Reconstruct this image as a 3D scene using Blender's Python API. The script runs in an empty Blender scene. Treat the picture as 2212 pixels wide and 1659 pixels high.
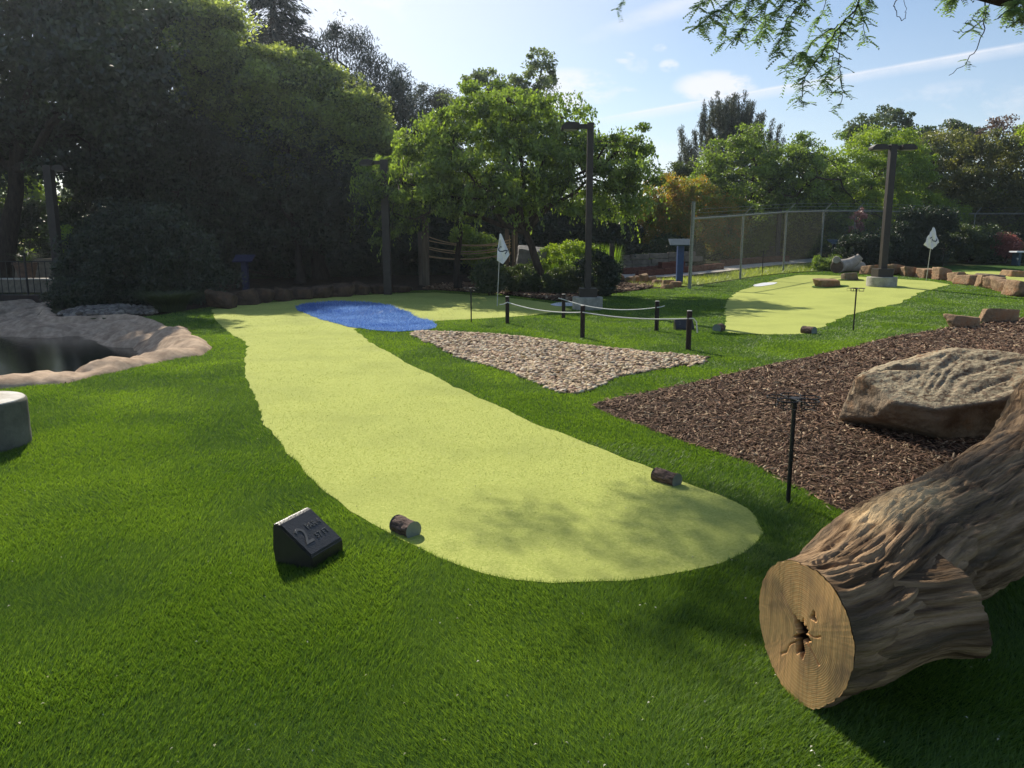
import bpy, bmesh, math, random
import numpy as np
from mathutils import Vector, Matrix, geometry
R = math.radians
sc = bpy.context.scene
COL = sc.collection

# ------------------------------------------------------------------ camera, sky, sun, exposure
PITCH, EYE, FP = R(10.2), 1.6, 1661.0
cam_d = bpy.data.cameras.new("camera"); cam_d.sensor_width = 36; cam_d.lens = 36*FP/2212
cam_d.clip_start = 0.05; cam_d.clip_end = 2000
cam = bpy.data.objects.new("camera", cam_d); COL.objects.link(cam)
cam.location = (0, 0, EYE); cam.rotation_euler = (R(90)-PITCH, 0, 0)
sc.camera = cam
SUN_AZ, SUN_EL = R(-24), R(36)          # azimuth clockwise from +Y
SUN = Vector((math.sin(SUN_AZ)*math.cos(SUN_EL), math.cos(SUN_AZ)*math.cos(SUN_EL), math.sin(SUN_EL)))
sd = bpy.data.lights.new("sun", 'SUN'); sd.energy = 5.0; sd.angle = R(0.5); sd.color = (1.0, 0.92, 0.78)
so = bpy.data.objects.new("sun", sd); COL.objects.link(so); so.rotation_euler = SUN.to_track_quat('Z', 'Y').to_euler()
sc.view_settings.view_transform = 'Standard'; sc.view_settings.look = 'None'
sc.view_settings.exposure = 0.42; sc.view_settings.gamma = 1.0

def ray(px, py):
    r = (px-1106)/FP; u = (829.5-py)/FP
    return Vector((r, math.cos(PITCH)+u*math.sin(PITCH), u*math.cos(PITCH)-math.sin(PITCH))).normalized()

w = bpy.data.worlds.new("World"); sc.world = w; w.use_nodes = True
def build_world():
    nt = w.node_tree; N = nt.nodes; L = nt.links; N.clear()
    def nd(t, **k):
        n = N.new(t)
        for a, b in k.items(): setattr(n, a, b)
        return n
    def mth(op, a, b=None, clamp=False):
        n = nd('ShaderNodeMath', operation=op, use_clamp=clamp)
        for i, v in enumerate((a, b)):
            if v is None: continue
            if isinstance(v, (int, float)): n.inputs[i].default_value = v
            else: L.new(v, n.inputs[i])
        return n.outputs[0]
    def mr(v, a, b, c=0., d=1.):
        n = nd('ShaderNodeMapRange', interpolation_type='SMOOTHSTEP', clamp=True); L.new(v, n.inputs[0])
        for i, x in enumerate((a, b, c, d)): n.inputs[i+1].default_value = x
        return n.outputs[0]
    sky = nd('ShaderNodeTexSky', sky_type='NISHITA'); sky.sun_disc = False
    sky.sun_elevation = SUN_EL; sky.sun_rotation = SUN_AZ; sky.dust_density = 0.6; sky.air_density = 1.0; sky.ozone_density = 2.0
    tc = nd('ShaderNodeTexCoord'); D = tc.outputs['Generated']
    def dot(v):
        n = nd('ShaderNodeVectorMath', operation='DOT_PRODUCT'); L.new(D, n.inputs[0]); n.inputs[1].default_value = tuple(v); return n.outputs['Value']
    def noise(scale, detail=6, rough=.6, stretch=(1, 1, 1)):
        m = nd('ShaderNodeMapping'); L.new(D, m.inputs[0]); m.inputs['Scale'].default_value = stretch
        n = nd('ShaderNodeTexNoise'); L.new(m.outputs[0], n.inputs['Vector'])
        n.inputs['Scale'].default_value = scale; n.inputs['Detail'].default_value = detail; n.inputs['Roughness'].default_value = rough
        return n.outputs['Fac']
    nz = noise(14, 8, .65, (1, 1, 2.2)); nf = noise(5, 5, .6, (1, 1, 3))
    total = None
    def add(m):
        nonlocal total
        total = m if total is None else mth('MAXIMUM', total, m)
    # contrails
    def trail(p0, p1, wup, wdn, amt, fade0=None):
        a, b = ray(*p0), ray(*p1); n = a.cross(b).normalized()
        if n.z < 0: n = -n
        d = dot(n)
        e = mth('MULTIPLY', mth('MULTIPLY', mr(d, -wdn, 0), mr(d, wup, 0)), amt)
        e = mth('MULTIPLY', e, mr(nz, .25, .6, .45, 1.0))
        if fade0:
            t = (b-a).normalized(); c = dot(t)
            e = mth('MULTIPLY', e, mr(c, t.dot(ray(*fade0[0])), t.dot(ray(*fade0[1]))))
        add(e)
    trail((1375, 243), (2212, 95),   .004, .016, .6, ((1150, 283), (1450, 230)))
    trail((1375, 243), (2212, 95), .003, .004, .8, ((1150, 283), (1450, 230)))
    trail((1240, 88), (1500, 0), .020, .022, .6, ((1130, 125), (1420, 30)))
    # puffs and wisps
    def puff(px, py, wpx, hpx, thr, amt, soft=.18):
        c = ray(px, py); r = Vector((1, 0, 0)); r = (r-c*r.dot(c)).normalized(); u = r.cross(c).normalized()
        a = mth('DIVIDE', mth('SUBTRACT', dot(r), r.dot(c)), wpx/FP); b = mth('DIVIDE', mth('SUBTRACT', dot(u), 0.), hpx/FP)
        m = mth('SUBTRACT', 1.0, mth('ADD', mth('MULTIPLY', a, a), mth('MULTIPLY', b, b)), True)
        v = mth('MULTIPLY', mr(m, 0, .8), mr(nz, thr, thr+soft)); add(mth('MULTIPLY', v, amt))
    puff(1545, 188, 95, 36, .40, .9); puff(1230, 195, 125, 52, .36, .8, .25); puff(1445, 142, 24, 15, .40, .7)
    puff(1350, 123, 26, 16, .42, .6); puff(1375, 140, 30, 22, .44, .35); puff(900, 72, 26, 12, .40, .6); puff(830, 30, 60, 30, .42, .5)
    puff(1425, 103, 18, 10, .42, .5); puff(2100, 225, 260, 50, .40, .45, .3); puff(2200, 310, 200, 60, .38, .5, .3)
    puff(700, 20, 260, 150, .30, .75, .35); puff(1400, 400, 420, 120, .34, .45, .3); puff(1340, 205, 60, 20, .44, .5)
    # pale veil toward the horizon and round the sun
    sep = nd('ShaderNodeSeparateXYZ'); L.new(D, sep.inputs[0])
    hz = mth('MULTIPLY', mr(sep.outputs['Z'], .30, .0), mr(nf, .25, .75, .35, .8)); add(mth('MULTIPLY', hz, .38))
    glow = mr(dot(SUN), .72, 1.0); add(mth('MULTIPLY', glow, .55))
    mix = nd('ShaderNodeMix', data_type='RGBA'); L.new(total, mix.inputs[0]); L.new(sky.outputs[0], mix.inputs[6])
    mix.inputs[7].default_value = (7.6, 7.7, 8.2, 1)
    bg = nd('ShaderNodeBackground'); bg.inputs['Strength'].default_value = .095
    L.new(mix.outputs[2], bg.inputs['Color'])
    o = nd('ShaderNodeOutputWorld'); L.new(bg.outputs[0], o.inputs[0])
build_world()

# ------------------------------------------------------------------ helpers
def lin(r, g, b):
    f = lambda c: (c/255/12.92) if c/255 <= .04045 else ((c/255+.055)/1.055)**2.4
    return (f(r), f(g), f(b), 1)

def vnoise(p, seed=0):
    i = np.floor(p).astype(np.int64); f = p-i; u = f*f*(3-2*f)
    def h(a, b, c):
        n = (i[:, 0]+a)*73856093 ^ (i[:, 1]+b)*19349663 ^ (i[:, 2]+c)*83492791 ^ (seed*2654435761)
        n = (n ^ (n >> 13))*1274126177; n = n ^ (n >> 16)
        return (n & 0xffff)/65535.
    ux, uy, uz = u[:, 0], u[:, 1], u[:, 2]
    x00 = h(0, 0, 0)*(1-ux)+h(1, 0, 0)*ux; x10 = h(0, 1, 0)*(1-ux)+h(1, 1, 0)*ux
    x01 = h(0, 0, 1)*(1-ux)+h(1, 0, 1)*ux; x11 = h(0, 1, 1)*(1-ux)+h(1, 1, 1)*ux
    return (x00*(1-uy)+x10*uy)*(1-uz)+(x01*(1-uy)+x11*uy)*uz
def fbm(p, oct=4, seed=0, rough=.5):
    s = 0; a = 1; t = 0
    for k in range(oct):
        s = s+a*vnoise(p*(2.03**k)+17.3*k, seed+k); t += a; a *= rough
    return s/t

def S(t): t = np.clip(t, 0, 1); return t*t*(3-2*t)
def terr(x, y):
    x = np.asarray(x, float); y = np.asarray(y, float)
    return .40*S((y-14)/16)*S((x-4)/9)+.60*S((y-26)/20)+.22*S((x-3.2)/4)*S((13-y)/5)*S((y-3.5)/3)
def tz(x, y): return float(terr(x, y))
def pix(px, py, dz=0.):
    d = ray(px, py); t = .5
    f = lambda t: EYE+d.z*t-tz(d.x*t, d.y*t)-dz
    while f(t) > 0 and t < 400: t += .25
    a, b = t-.25, t
    for _ in range(24):
        m = (a+b)/2
        if f(m) > 0: a = m
        else: b = m
    return Vector((d.x*a, d.y*a, tz(d.x*a, d.y*a)+dz))
def atY(px, py, Y):
    d = ray(px, py); t = Y/d.y; return Vector((d.x*t, Y, EYE+d.z*t))
def gY(px, Y):
    z = tz(0, Y)
    for _ in range(4):
        dc = Y*math.cos(PITCH)+(EYE-z)*math.sin(PITCH); x = (px-1106)/FP*dc; z = tz(x, Y)
    return Vector((x, Y, z))

def tag(o, label=None, cat=None, group=None, kind=None):
    if label: o['label'] = label
    if cat: o['category'] = cat
    if group: o['group'] = group
    if kind: o['kind'] = kind
    return o
def empty(name, loc, label, cat, group=None, rz=0):
    o = bpy.data.objects.new(name, None); COL.objects.link(o); o.location = loc; o.rotation_euler.z = rz
    o.empty_display_size = .2
    return tag(o, label, cat, group)
def link(name, me, parent=None, mats=()):
    o = bpy.data.objects.new(name, me); COL.objects.link(o)
    for m in mats if isinstance(mats, (list, tuple)) else [mats]: me.materials.append(m)
    if parent: o.parent = parent
    return o
def copy_tree(o, parent=None):
    c = o.copy(); COL.objects.link(c); c.parent = parent
    for ch in list(o.children): copy_tree(ch, c)
    return c

def np_mesh(name, V, F, vattr=None, smooth=False, mi=None, pattr=None):
    V = np.asarray(V, np.float32); F = np.asarray(F, np.int32); k = F.shape[1]
    me = bpy.data.meshes.new(name); me.vertices.add(len(V)); me.vertices.foreach_set('co', V.ravel())
    me.loops.add(F.size); me.loops.foreach_set('vertex_index', F.ravel())
    me.polygons.add(len(F)); me.polygons.foreach_set('loop_start', np.arange(0, F.size, k, dtype=np.int32))
    me.polygons.foreach_set('loop_total', np.full(len(F), k, np.int32))
    me.polygons.foreach_set('use_smooth', np.full(len(F), smooth, bool))
    if mi is not None: me.polygons.foreach_set('material_index', np.asarray(mi, np.int32))
    me.update(calc_edges=True)
    if vattr is not None:
        a = me.attributes.new('v', 'FLOAT', 'FACE'); a.data.foreach_set('value', np.asarray(vattr, np.float32))
    if pattr is not None:
        a = me.attributes.new('q', 'FLOAT_VECTOR', 'POINT'); a.data.foreach_set('vector', np.asarray(pattr, np.float32).ravel())
    return me

class MB:
    def __init__(s): s.V = []; s.F = []; s.M = []
    def add(s, V, F, m=0):
        n = len(s.V); s.V += [tuple(v) for v in V]; s.F += [tuple(i+n for i in f) for f in F]; s.M += [m]*len(F); return s
    def box(s, c, d, rot=None, m=0, bev=0.):
        bm = bmesh.new(); bmesh.ops.create_cube(bm, size=1); bmesh.ops.scale(bm, vec=d, verts=bm.verts)
        if bev: bmesh.ops.bevel(bm, geom=bm.edges[:], offset=bev, segments=2, affect='EDGES', profile=.7)
        M = Matrix.Translation(c) @ (rot.to_4x4() if rot else Matrix())
        bm.transform(M); bm.verts.index_update()
        s.add([v.co for v in bm.verts], [[v.index for v in f.verts] for f in bm.faces], m); bm.free(); return s
    def tube(s, pts, r, seg=8, m=0, caps=True):
        pts = [Vector(p) for p in pts]; n = len(pts)
        if isinstance(r, (int, float)): r = [r]*n
        V = []; F = []; prev = None
        for i, p in enumerate(pts):
            t = (pts[min(i+1, n-1)]-pts[max(i-1, 0)]).normalized()
            if prev is None:
                a = Vector((0, 0, 1)) if abs(t.z) < .9 else Vector((1, 0, 0)); u = t.cross(a).normalized()
            else: u = (prev-t*prev.dot(t)).normalized()
            prev = u; v = t.cross(u)
            for k in range(seg):
                th = 2*math.pi*k/seg; V.append(p+(u*math.cos(th)+v*math.sin(th))*r[i])
        for i in range(n-1):
            for k in range(seg):
                a = i*seg+k; b = i*seg+(k+1) % seg; F.append((a, b, b+seg, a+seg))
        if caps: F.append(tuple(range(seg-1, -1, -1))); F.append(tuple((n-1)*seg+k for k in range(seg)))
        return s.add(V, F, m)
    def lathe(s, prof, c=(0, 0, 0), seg=40, m=0):
        V = []; F = []; n = len(prof)
        for r, z in prof:
            for k in range(seg): th = 2*math.pi*k/seg; V.append((c[0]+r*math.cos(th), c[1]+r*math.sin(th), c[2]+z))
        for i in range(n-1):
            for k in range(seg): a = i*seg+k; b = i*seg+(k+1) % seg; F.append((a, b, b+seg, a+seg))
        F.append(tuple(range(seg-1, -1, -1))); F.append(tuple((n-1)*seg+k for k in range(seg)))
        return s.add(V, F, m)
    def mesh(s, name, smooth=False, ang=None):
        me = bpy.data.meshes.new(name); me.from_pydata(s.V, [], s.F)
        me.polygons.foreach_set('material_index', s.M); me.update()
        if smooth: me.shade_smooth() if hasattr(me, 'shade_smooth') else me.polygons.foreach_set('use_smooth', [True]*len(s.F))
        if smooth:
            try: me.set_sharp_from_angle(angle=R(ang or 40))
            except Exception: pass
        return me
    def build(s, name, mats, parent=None, smooth=False, ang=None, loc=None):
        o = link(name, s.mesh(name, smooth, ang), parent, mats)
        if loc is not None: o.location = loc
        return o

# ------------------------------------------------------------------ materials
MATS = {}
def mat(name, c1, c2=None, scale=8., rough=.8, bump=0., bscale=60., metal=0., detail=5, c3=None, s3=2., t3=(.5, .7), spec=.3, stretch=(1, 1, 1), coord='Object', lo=.35, hi=.65, bdist=.02):
    m = bpy.data.materials.new(name); MATS[name] = m; m.use_nodes = True; nt = m.node_tree; N = nt.nodes; L = nt.links
    b = N['Principled BSDF']; b.inputs['Roughness'].default_value = rough; b.inputs['Metallic'].default_value = metal
    b.inputs['Specular IOR Level'].default_value = spec
    tc = N.new('ShaderNodeTexCoord'); mp = N.new('ShaderNodeMapping'); mp.inputs['Scale'].default_value = stretch
    if coord == 'q':
        at = N.new('ShaderNodeAttribute'); at.attribute_name = 'q'; L.new(at.outputs['Vector'], mp.inputs[0])
    else: L.new(tc.outputs[coord], mp.inputs[0])
    def noise(sc_, det=detail):
        n = N.new('ShaderNodeTexNoise'); n.inputs['Scale'].default_value = sc_; n.inputs['Detail'].default_value = det; n.inputs['Roughness'].default_value = .62
        L.new(mp.outputs[0], n.inputs['Vector']); return n.outputs['Fac']
    def ramp(f, lo_, hi_):
        r = N.new('ShaderNodeMapRange'); r.inputs[1].default_value = lo_; r.inputs[2].default_value = hi_; L.new(f, r.inputs[0]); return r.outputs[0]
    if c2 is None: b.inputs['Base Color'].default_value = c1
    else:
        mx = N.new('ShaderNodeMix'); mx.data_type = 'RGBA'; L.new(ramp(noise(scale), lo, hi), mx.inputs[0])
        mx.inputs[6].default_value = c1; mx.inputs[7].default_value = c2; out = mx.outputs[2]
        if c3:
            m2 = N.new('ShaderNodeMix'); m2.data_type = 'RGBA'; L.new(ramp(noise(s3), *t3), m2.inputs[0]); L.new(out, m2.inputs[6]); m2.inputs[7].default_value = c3; out = m2.outputs[2]
        L.new(out, b.inputs['Base Color'])
    if bump:
        bp = N.new('ShaderNodeBump'); bp.inputs['Strength'].default_value = bump; bp.inputs['Distance'].default_value = bdist
        L.new(noise(bscale, 6), bp.inputs['Height']); L.new(bp.outputs[0], b.inputs['Normal'])
    return m
def leafmat(name, c1, c2, trans=.45, tc=None, gloss=.06, rough=.45):
    """leaf or blade: two-sided diffuse + light through the leaf, colour varied leaf by leaf"""
    m = bpy.data.materials.new(name); MATS[name] = m; m.use_nodes = True; nt = m.node_tree; N = nt.nodes; L = nt.links; N.clear()
    at = N.new('ShaderNodeAttribute'); at.attribute_name = 'v'
    mx = N.new('ShaderNodeMix'); mx.data_type = 'RGBA'; L.new(at.outputs['Fac'], mx.inputs[0]); mx.inputs[6].default_value = c1; mx.inputs[7].default_value = c2
    d = N.new('ShaderNodeBsdfDiffuse'); L.new(mx.outputs[2], d.inputs[0])
    t = N.new('ShaderNodeBsdfTranslucent')
    tm = N.new('ShaderNodeMix'); tm.data_type = 'RGBA'; tm.blend_type = 'MULTIPLY'; tm.inputs[0].default_value = 1; L.new(mx.outputs[2], tm.inputs[6]); tm.inputs[7].default_value = tc or (1.9, 1.75, .75, 1); L.new(tm.outputs[2], t.inputs[0])
    a = N.new('ShaderNodeMixShader'); a.inputs[0].default_value = trans; L.new(d.outputs[0], a.inputs[1]); L.new(t.outputs[0], a.inputs[2])
    g = N.new('ShaderNodeBsdfGlossy'); g.inputs['Roughness'].default_value = rough; g.inputs['Color'].default_value = (1, 1, 1, 1)
    b = N.new('ShaderNodeMixShader'); b.inputs[0].default_value = gloss; L.new(a.outputs[0], b.inputs[1]); L.new(g.outputs[0], b.inputs[2])
    o = N.new('ShaderNodeOutputMaterial'); L.new(b.outputs[0], o.inputs[0]); return m

M_lawn = mat('turf_base', lin(40, 66, 20), lin(60, 90, 32), 90, .95, .6, 260, c3=lin(76, 104, 40), s3=1.3, t3=(.45, .75), spec=.1)
M_green = mat('putting_turf', lin(150, 162, 78), lin(190, 194, 110), 70, .95, .6, 120, c3=lin(150, 158, 84), s3=.8, t3=(.45, .8), spec=.1, lo=.3, hi=.7, bdist=.01)
M_blue = mat('blue_turf_base', lin(40, 92, 160), lin(64, 122, 196), 120, .9, .6, 200, spec=.1)
M_soil = mat('soil', lin(48, 38, 30), lin(78, 62, 46), 6, .95, .8, 40, spec=.1)
M_ground = mat('ground', lin(52, 48, 32), lin(70, 78, 38), 1.5, .95, .6, 20, spec=.1)
M_path = mat('concrete_path', lin(168, 160, 148), lin(196, 188, 176), 3, .9, .3, 80)
M_conc = mat('concrete', lin(134, 132, 122), lin(176, 172, 160), 5, .9, .5, 45, c3=lin(112, 114, 106), s3=2.2, t3=(.5, .8), bdist=.01)
M_liner = mat('pond_liner', lin(168, 144, 122), lin(206, 182, 156), 7, .95, .8, 60, c3=lin(126, 108, 92), s3=1.5, t3=(.5, .75), spec=.1)
M_black = mat('black_metal', lin(26, 25, 25), lin(38, 36, 35), 12, .55, .1, 60, spec=.4)
M_bronze = mat('bronze_paint', lin(44, 38, 35), lin(54, 48, 44), 6, .5, .05, 30, spec=.4)
M_galv = mat('galvanised', lin(120, 122, 116), lin(150, 152, 144), 20, .5, .1, 60, metal=.3)
M_rope = mat('white_rope', lin(205, 205, 200), lin(232, 232, 226), 80, .8, .4, 300)
M_tanrope = mat('tan_rope', lin(150, 130, 100), lin(186, 164, 130), 30, .9, .4, 120)
M_post = mat('stained_post', lin(42, 32, 30), lin(58, 45, 40), 14, .7, .3, 60, stretch=(1, 1, .15))
M_timber = mat('grey_timber', lin(84, 76, 66), lin(118, 106, 92), 10, .9, .5, 40, stretch=(1, 1, .12))
M_cap = mat('pale_cap', lin(170, 165, 155), lin(190, 186, 178), 10, .8)
M_signd = mat('sign_plastic', lin(38, 36, 33), lin(50, 47, 43), 14, .34, .25, 120, c3=lin(60, 55, 50), s3=4, t3=(.55, .8), spec=.5)
M_letter = mat('letter_glint', lin(92, 88, 82), lin(108, 104, 96), 10, .25, spec=.6)  # lettering coloured lighter than its plastic, standing in for glinting edges
M_white = mat('white_cloth', lin(222, 222, 230), lin(238, 238, 242), 6, .85, .2, 40)
M_sand = mat('white_gravel', lin(200, 202, 206), lin(228, 230, 232), 20, .9, .4, 80)
M_num = mat('flag_number', lin(58, 66, 84), lin(70, 80, 100), 20, .8)
M_pole = mat('pale_pole', lin(186, 184, 172), lin(206, 204, 194), 20, .5)
M_bark = mat('bark', lin(52, 44, 38), lin(84, 72, 62), 12, .95, 1., 30, stretch=(1, 1, .25))
M_barkd = mat('dark_bark', lin(36, 31, 28), lin(60, 52, 46), 12, .95, 1., 30, stretch=(1, 1, .25))
M_logbark = mat('log_bark', lin(108, 86, 64), lin(190, 158, 122), 12, .95, 1.0, 70, coord='q', stretch=(.16, 1.6, 1.6), c3=lin(112, 96, 78), s3=5, t3=(.50, .62), bdist=.035, lo=.40, hi=.62, spec=.12)
M_tan = mat('bare_wood', lin(206, 170, 124), lin(226, 196, 154), 12, .85, .5, 60, coord='q', stretch=(.4, 3, 1))
M_drift = mat('driftwood', lin(150, 142, 132), lin(184, 176, 164), 6, .85, .5, 40, c3=lin(120, 110, 100), s3=3, t3=(.5, .8))
M_rock = mat('sandstone', lin(128, 104, 82), lin(168, 142, 112), 4, .92, 1., 14, c3=lin(150, 100, 66), s3=1.6, t3=(.50, .7), bdist=.04, spec=.15)
M_rock2 = mat('grey_sandstone', lin(104, 92, 78), lin(140, 126, 108), 4, .92, 1., 14, c3=lin(134, 96, 66), s3=1.6, t3=(.58, .75), bdist=.04, spec=.15)
M_wallst = mat('wall_stone', lin(110, 102, 90), lin(142, 132, 116), 5, .95, .8, 25)
M_brick = mat('red_brick', lin(92, 56, 46), lin(118, 74, 60), 9, .9, .5, 60)
M_bluep = mat('blue_paint', lin(32, 58, 104), lin(40, 70, 122), 6, .5, spec=.4)
M_bluegrey = mat('blue_grey_paint', lin(62, 80, 90), lin(74, 92, 102), 6, .6)
M_purple = mat('dull_blue_paint', lin(44, 46, 70), lin(54, 56, 82), 6, .6)
M_terra = mat('urn_clay', lin(86, 70, 60), lin(110, 90, 76), 8, .9, .4, 40)
M_grass = leafmat('turf_blade', lin(54, 88, 26), lin(130, 158, 66), .42, (1.7, 1.66, .68, 1), .03, .5)
M_gblade = leafmat('putting_blade', lin(128, 146, 58), lin(222, 222, 142), .35, (1.2, 1.15, .8, 1), .03, .5)
M_bblade = leafmat('blue_blade', lin(26, 84, 166), lin(190, 220, 246), .3, (1., 1.1, 1.2, 1), .06, .3)
M_litter = leafmat('pale_litter', lin(150, 150, 96), lin(206, 204, 180), .2, (1, 1, 1, 1))

def stonemat(name, cols, bump=.5, bs=30):
    m = bpy.data.materials.new(name); m.use_nodes = True; nt = m.node_tree; N = nt.nodes; L = nt.links; b = N['Principled BSDF']
    at = N.new('ShaderNodeAttribute'); at.attribute_name = 'v'; r = N.new('ShaderNodeValToRGB'); L.new(at.outputs['Fac'], r.inputs[0])
    e = r.color_ramp.elements; e[0].position = 0; e[0].color = cols[0]; e[1].position = 1; e[1].color = cols[-1]
    for i, c in enumerate(cols[1:-1]): q = e.new((i+1)/(len(cols)-1)); q.color = c
    n = N.new('ShaderNodeTexNoise'); n.inputs['Scale'].default_value = bs; n.inputs['Detail'].default_value = 4
    tc = N.new('ShaderNodeTexCoord'); L.new(tc.outputs['Object'], n.inputs['Vector'])
    mx = N.new('ShaderNodeMix'); mx.data_type = 'RGBA'; mx.blend_type = 'MULTIPLY'; mx.inputs[0].default_value = .6; L.new(r.outputs[0], mx.inputs[6]); L.new(n.outputs['Color'], mx.inputs[7])
    g = N.new('ShaderNodeMix'); g.data_type = 'RGBA'; g.inputs[0].default_value = .5; L.new(r.outputs[0], g.inputs[6]); L.new(mx.outputs[2], g.inputs[7])
    L.new(g.outputs[2], b.inputs['Base Color']); b.inputs['Roughness'].default_value = .85; b.inputs['Specular IOR Level'].default_value = .25
    bp = N.new('ShaderNodeBump'); bp.inputs['Strength'].default_value = bump; bp.inputs['Distance'].default_value = .01; L.new(n.outputs['Fac'], bp.inputs['Height']); L.new(bp.outputs[0], b.inputs['Normal'])
    return m
M_pebble = stonemat('river_pebble', [lin(116, 92, 72), lin(196, 170, 132), lin(224, 202, 164), lin(214, 184, 152), lin(176, 146, 124), lin(236, 222, 194), lin(96, 78, 64), lin(214, 192, 156)])
M_pebgrey = stonemat('grey_pebble', [lin(90, 84, 78), lin(130, 122, 112), lin(160, 150, 138), lin(110, 100, 92)])
M_chip = stonemat('mulch_chip', [lin(54, 38, 30), lin(104, 76, 58), lin(140, 106, 82), lin(76, 54, 42), lin(168, 134, 104), lin(104, 78, 62), lin(214, 188, 152)], .3, 60)

# ------------------------------------------------------------------ ground polygons (drawn on the photograph, laid out on the terrain)
rng = np.random.default_rng(7); random.seed(7)
def poly(pts, step=.25, jit=0., seed=1, world=False):
    P = [Vector(p) if world else pix(*p) for p in pts]; out = []
    for i, a in enumerate(P):
        b = P[(i+1) % len(P)]; n = max(1, min(160, int((b.xy-a.xy).length/step)))
        for k in range(n):
            q = a.xy.lerp(b.xy, k/n); out.append((q.x, q.y))
    out = np.array(out)
    # smooth the corners a little, then roughen
    if not world:
        for _ in range(2): out = .5*out+.25*np.roll(out, 1, 0)+.25*np.roll(out, -1, 0)
    if jit:
        p3 = np.c_[out*3.1, np.zeros(len(out))]
        out = out+np.c_[vnoise(p3, seed)-.5, vnoise(p3+50, seed)-.5]*2*jit
        p3 = np.c_[out*11.1, np.zeros(len(out))]
        out = out+np.c_[vnoise(p3, seed)-.5, vnoise(p3+50, seed)-.5]*jit
    return out
def inside(P, x, y):
    r = np.zeros(len(x), bool); n = len(P)
    bb = (x >= P[:, 0].min()) & (x <= P[:, 0].max()) & (y >= P[:, 1].min()) & (y <= P[:, 1].max()); idx = np.nonzero(bb)[0]; X = x[idx]; Y = y[idx]; q = np.zeros(len(idx), bool)
    for i in range(n):
        x1, y1 = P[i]; x2, y2 = P[(i+1) % n]
        if y1 == y2: continue
        c = ((y1 > Y) != (y2 > Y)) & (X < (x2-x1)*(Y-y1)/(y2-y1)+x1); q ^= c
    r[idx] = q; return r
def dist(P, x, y):
    d = np.full(len(x), 1e9)
    for i in range(len(P)):
        a = P[i]; b = P[(i+1) % len(P)]; ab = b-a; l = max(ab@ab, 1e-12)
        t = np.clip(((x-a[0])*ab[0]+(y-a[1])*ab[1])/l, 0, 1); d = np.minimum(d, (x-a[0]-t*ab[0])**2+(y-a[1]-t*ab[1])**2)
    return np.sqrt(d)

LINER = [(-520, 900), (-60, 850), (0, 840), (43, 835), (147, 829), (233, 805), (290, 795), (333, 785), (387, 772), (437, 769), (460, 751), (427, 733), (407, 722), (404, 706), (360, 708), (333, 694), (300, 685), (267, 682), (187, 684), (120, 689), (105, 668), (118, 648), (60, 650), (0, 653), (-250, 662), (-700, 690)]
GREEN1 = [(455, 668), (470, 697), (500, 722), (532, 738), (533, 765), (526, 790), (540, 830), (560, 880), (580, 925), (612, 970), (650, 1018), (700, 1062), (760, 1105), (830, 1150), (900, 1190), (985, 1225), (1080, 1250), (1180, 1265), (1280, 1268), (1380, 1257), (1480, 1240), (1560, 1222), (1620, 1200), (1655, 1178), (1662, 1150), (1640, 1118), (1600, 1085), (1530, 1060), (1470, 1045), (1420, 1015), (1330, 985), (1230, 945), (1160, 920), (1080, 880), (1000, 845), (960, 825), (900, 795), (850, 768), (800, 740), (765, 712), (800, 700), (900, 702), (938, 693.5), (1010, 690.5), (1134, 683), (1237, 671), (1215, 661), (1180, 653.5), (1070, 640), (937, 632), (837, 635), (737, 640), (640, 649), (560, 656), (500, 662)]
BLUE = [(638, 665), (660, 657), (720, 652.5), (790, 654), (840, 660), (880, 675), (905, 689), (935, 694), (946, 702), (940, 711), (900, 715.5), (850, 717.5), (790, 712), (750, 706), (700, 692), (660, 679)]
GRAVEL = [(882, 718.7), (910, 715.5), (970, 719.5), (1070, 723.7), (1170, 733.7), (1237, 745), (1320, 753.7), (1404, 763.7), (1474, 768.7), (1535, 774), (1525, 785), (1474, 792), (1370, 807), (1304, 830), (1250, 853.7), (1234, 855), (1204, 847), (1120, 813.7), (1054, 790), (1000, 777), (970, 760), (924, 740), (890, 725)]
MULCH = [(1271, 876), (1330, 861), (1405, 847), (1474, 833), (1608, 800), (1708, 780), (1808, 759), (1908, 732), (1958, 723.7), (2058, 707), (2212, 686), (2500, 655), (3300, 760), (3600, 1100), (2900, 1230), (2500, 1240), (2150, 1200), (1990, 1150), (1880, 1120), (1830, 1117), (1790, 1092), (1730, 1060), (1674, 1027), (1574, 985), (1474, 952), (1400, 925), (1320, 896)]
GREEN2 = [(1571, 650), (1564, 680), (1569, 697), (1554, 716), (1608, 722), (1708, 724), (1758, 718), (1788, 700), (1841, 679), (1900, 664), (1941, 656), (1994, 630), (2054, 615), (2008, 607), (1951, 603.5), (1895, 600), (1841, 597), (1725, 594), (1681, 603), (1634, 617), (1591, 630)]
LAWN = [(-520, 900)]+LINER[1:17]+[(345, 682), (400, 671), (455, 664), (560, 652), (640, 645), (737, 636), (837, 630), (937, 627), (1070, 635), (1180, 649), (1235, 654), (1295, 638), (1355, 630), (1407, 624), (1474, 621), (1560, 609), (1640, 597), (1720, 589), (1800, 586), (1890, 588), (1960, 596), (2010, 601), (2060, 606), (2110, 618), (2160, 629), (2212, 643), (2400, 690)]
pl_liner = poly(LINER, .25, .05, 3)
pl_g1 = poly(GREEN1, .12, .03, 4); pl_blue = poly(BLUE, .12, .06, 5); pl_grav = poly(GRAVEL, .15, .04, 6)
pl_mulch = poly(MULCH, .15, .03, 8); pl_g2 = poly(GREEN2, .2, .06, 9)
lw = [pix(*p) for p in LAWN]; lw = [(p.x, p.y, 0) for p in lw]+[(20, 14, 0), (14, 1, 0), (8, .4, 0), (-8, .4, 0), (-12, 3, 0)]
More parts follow.
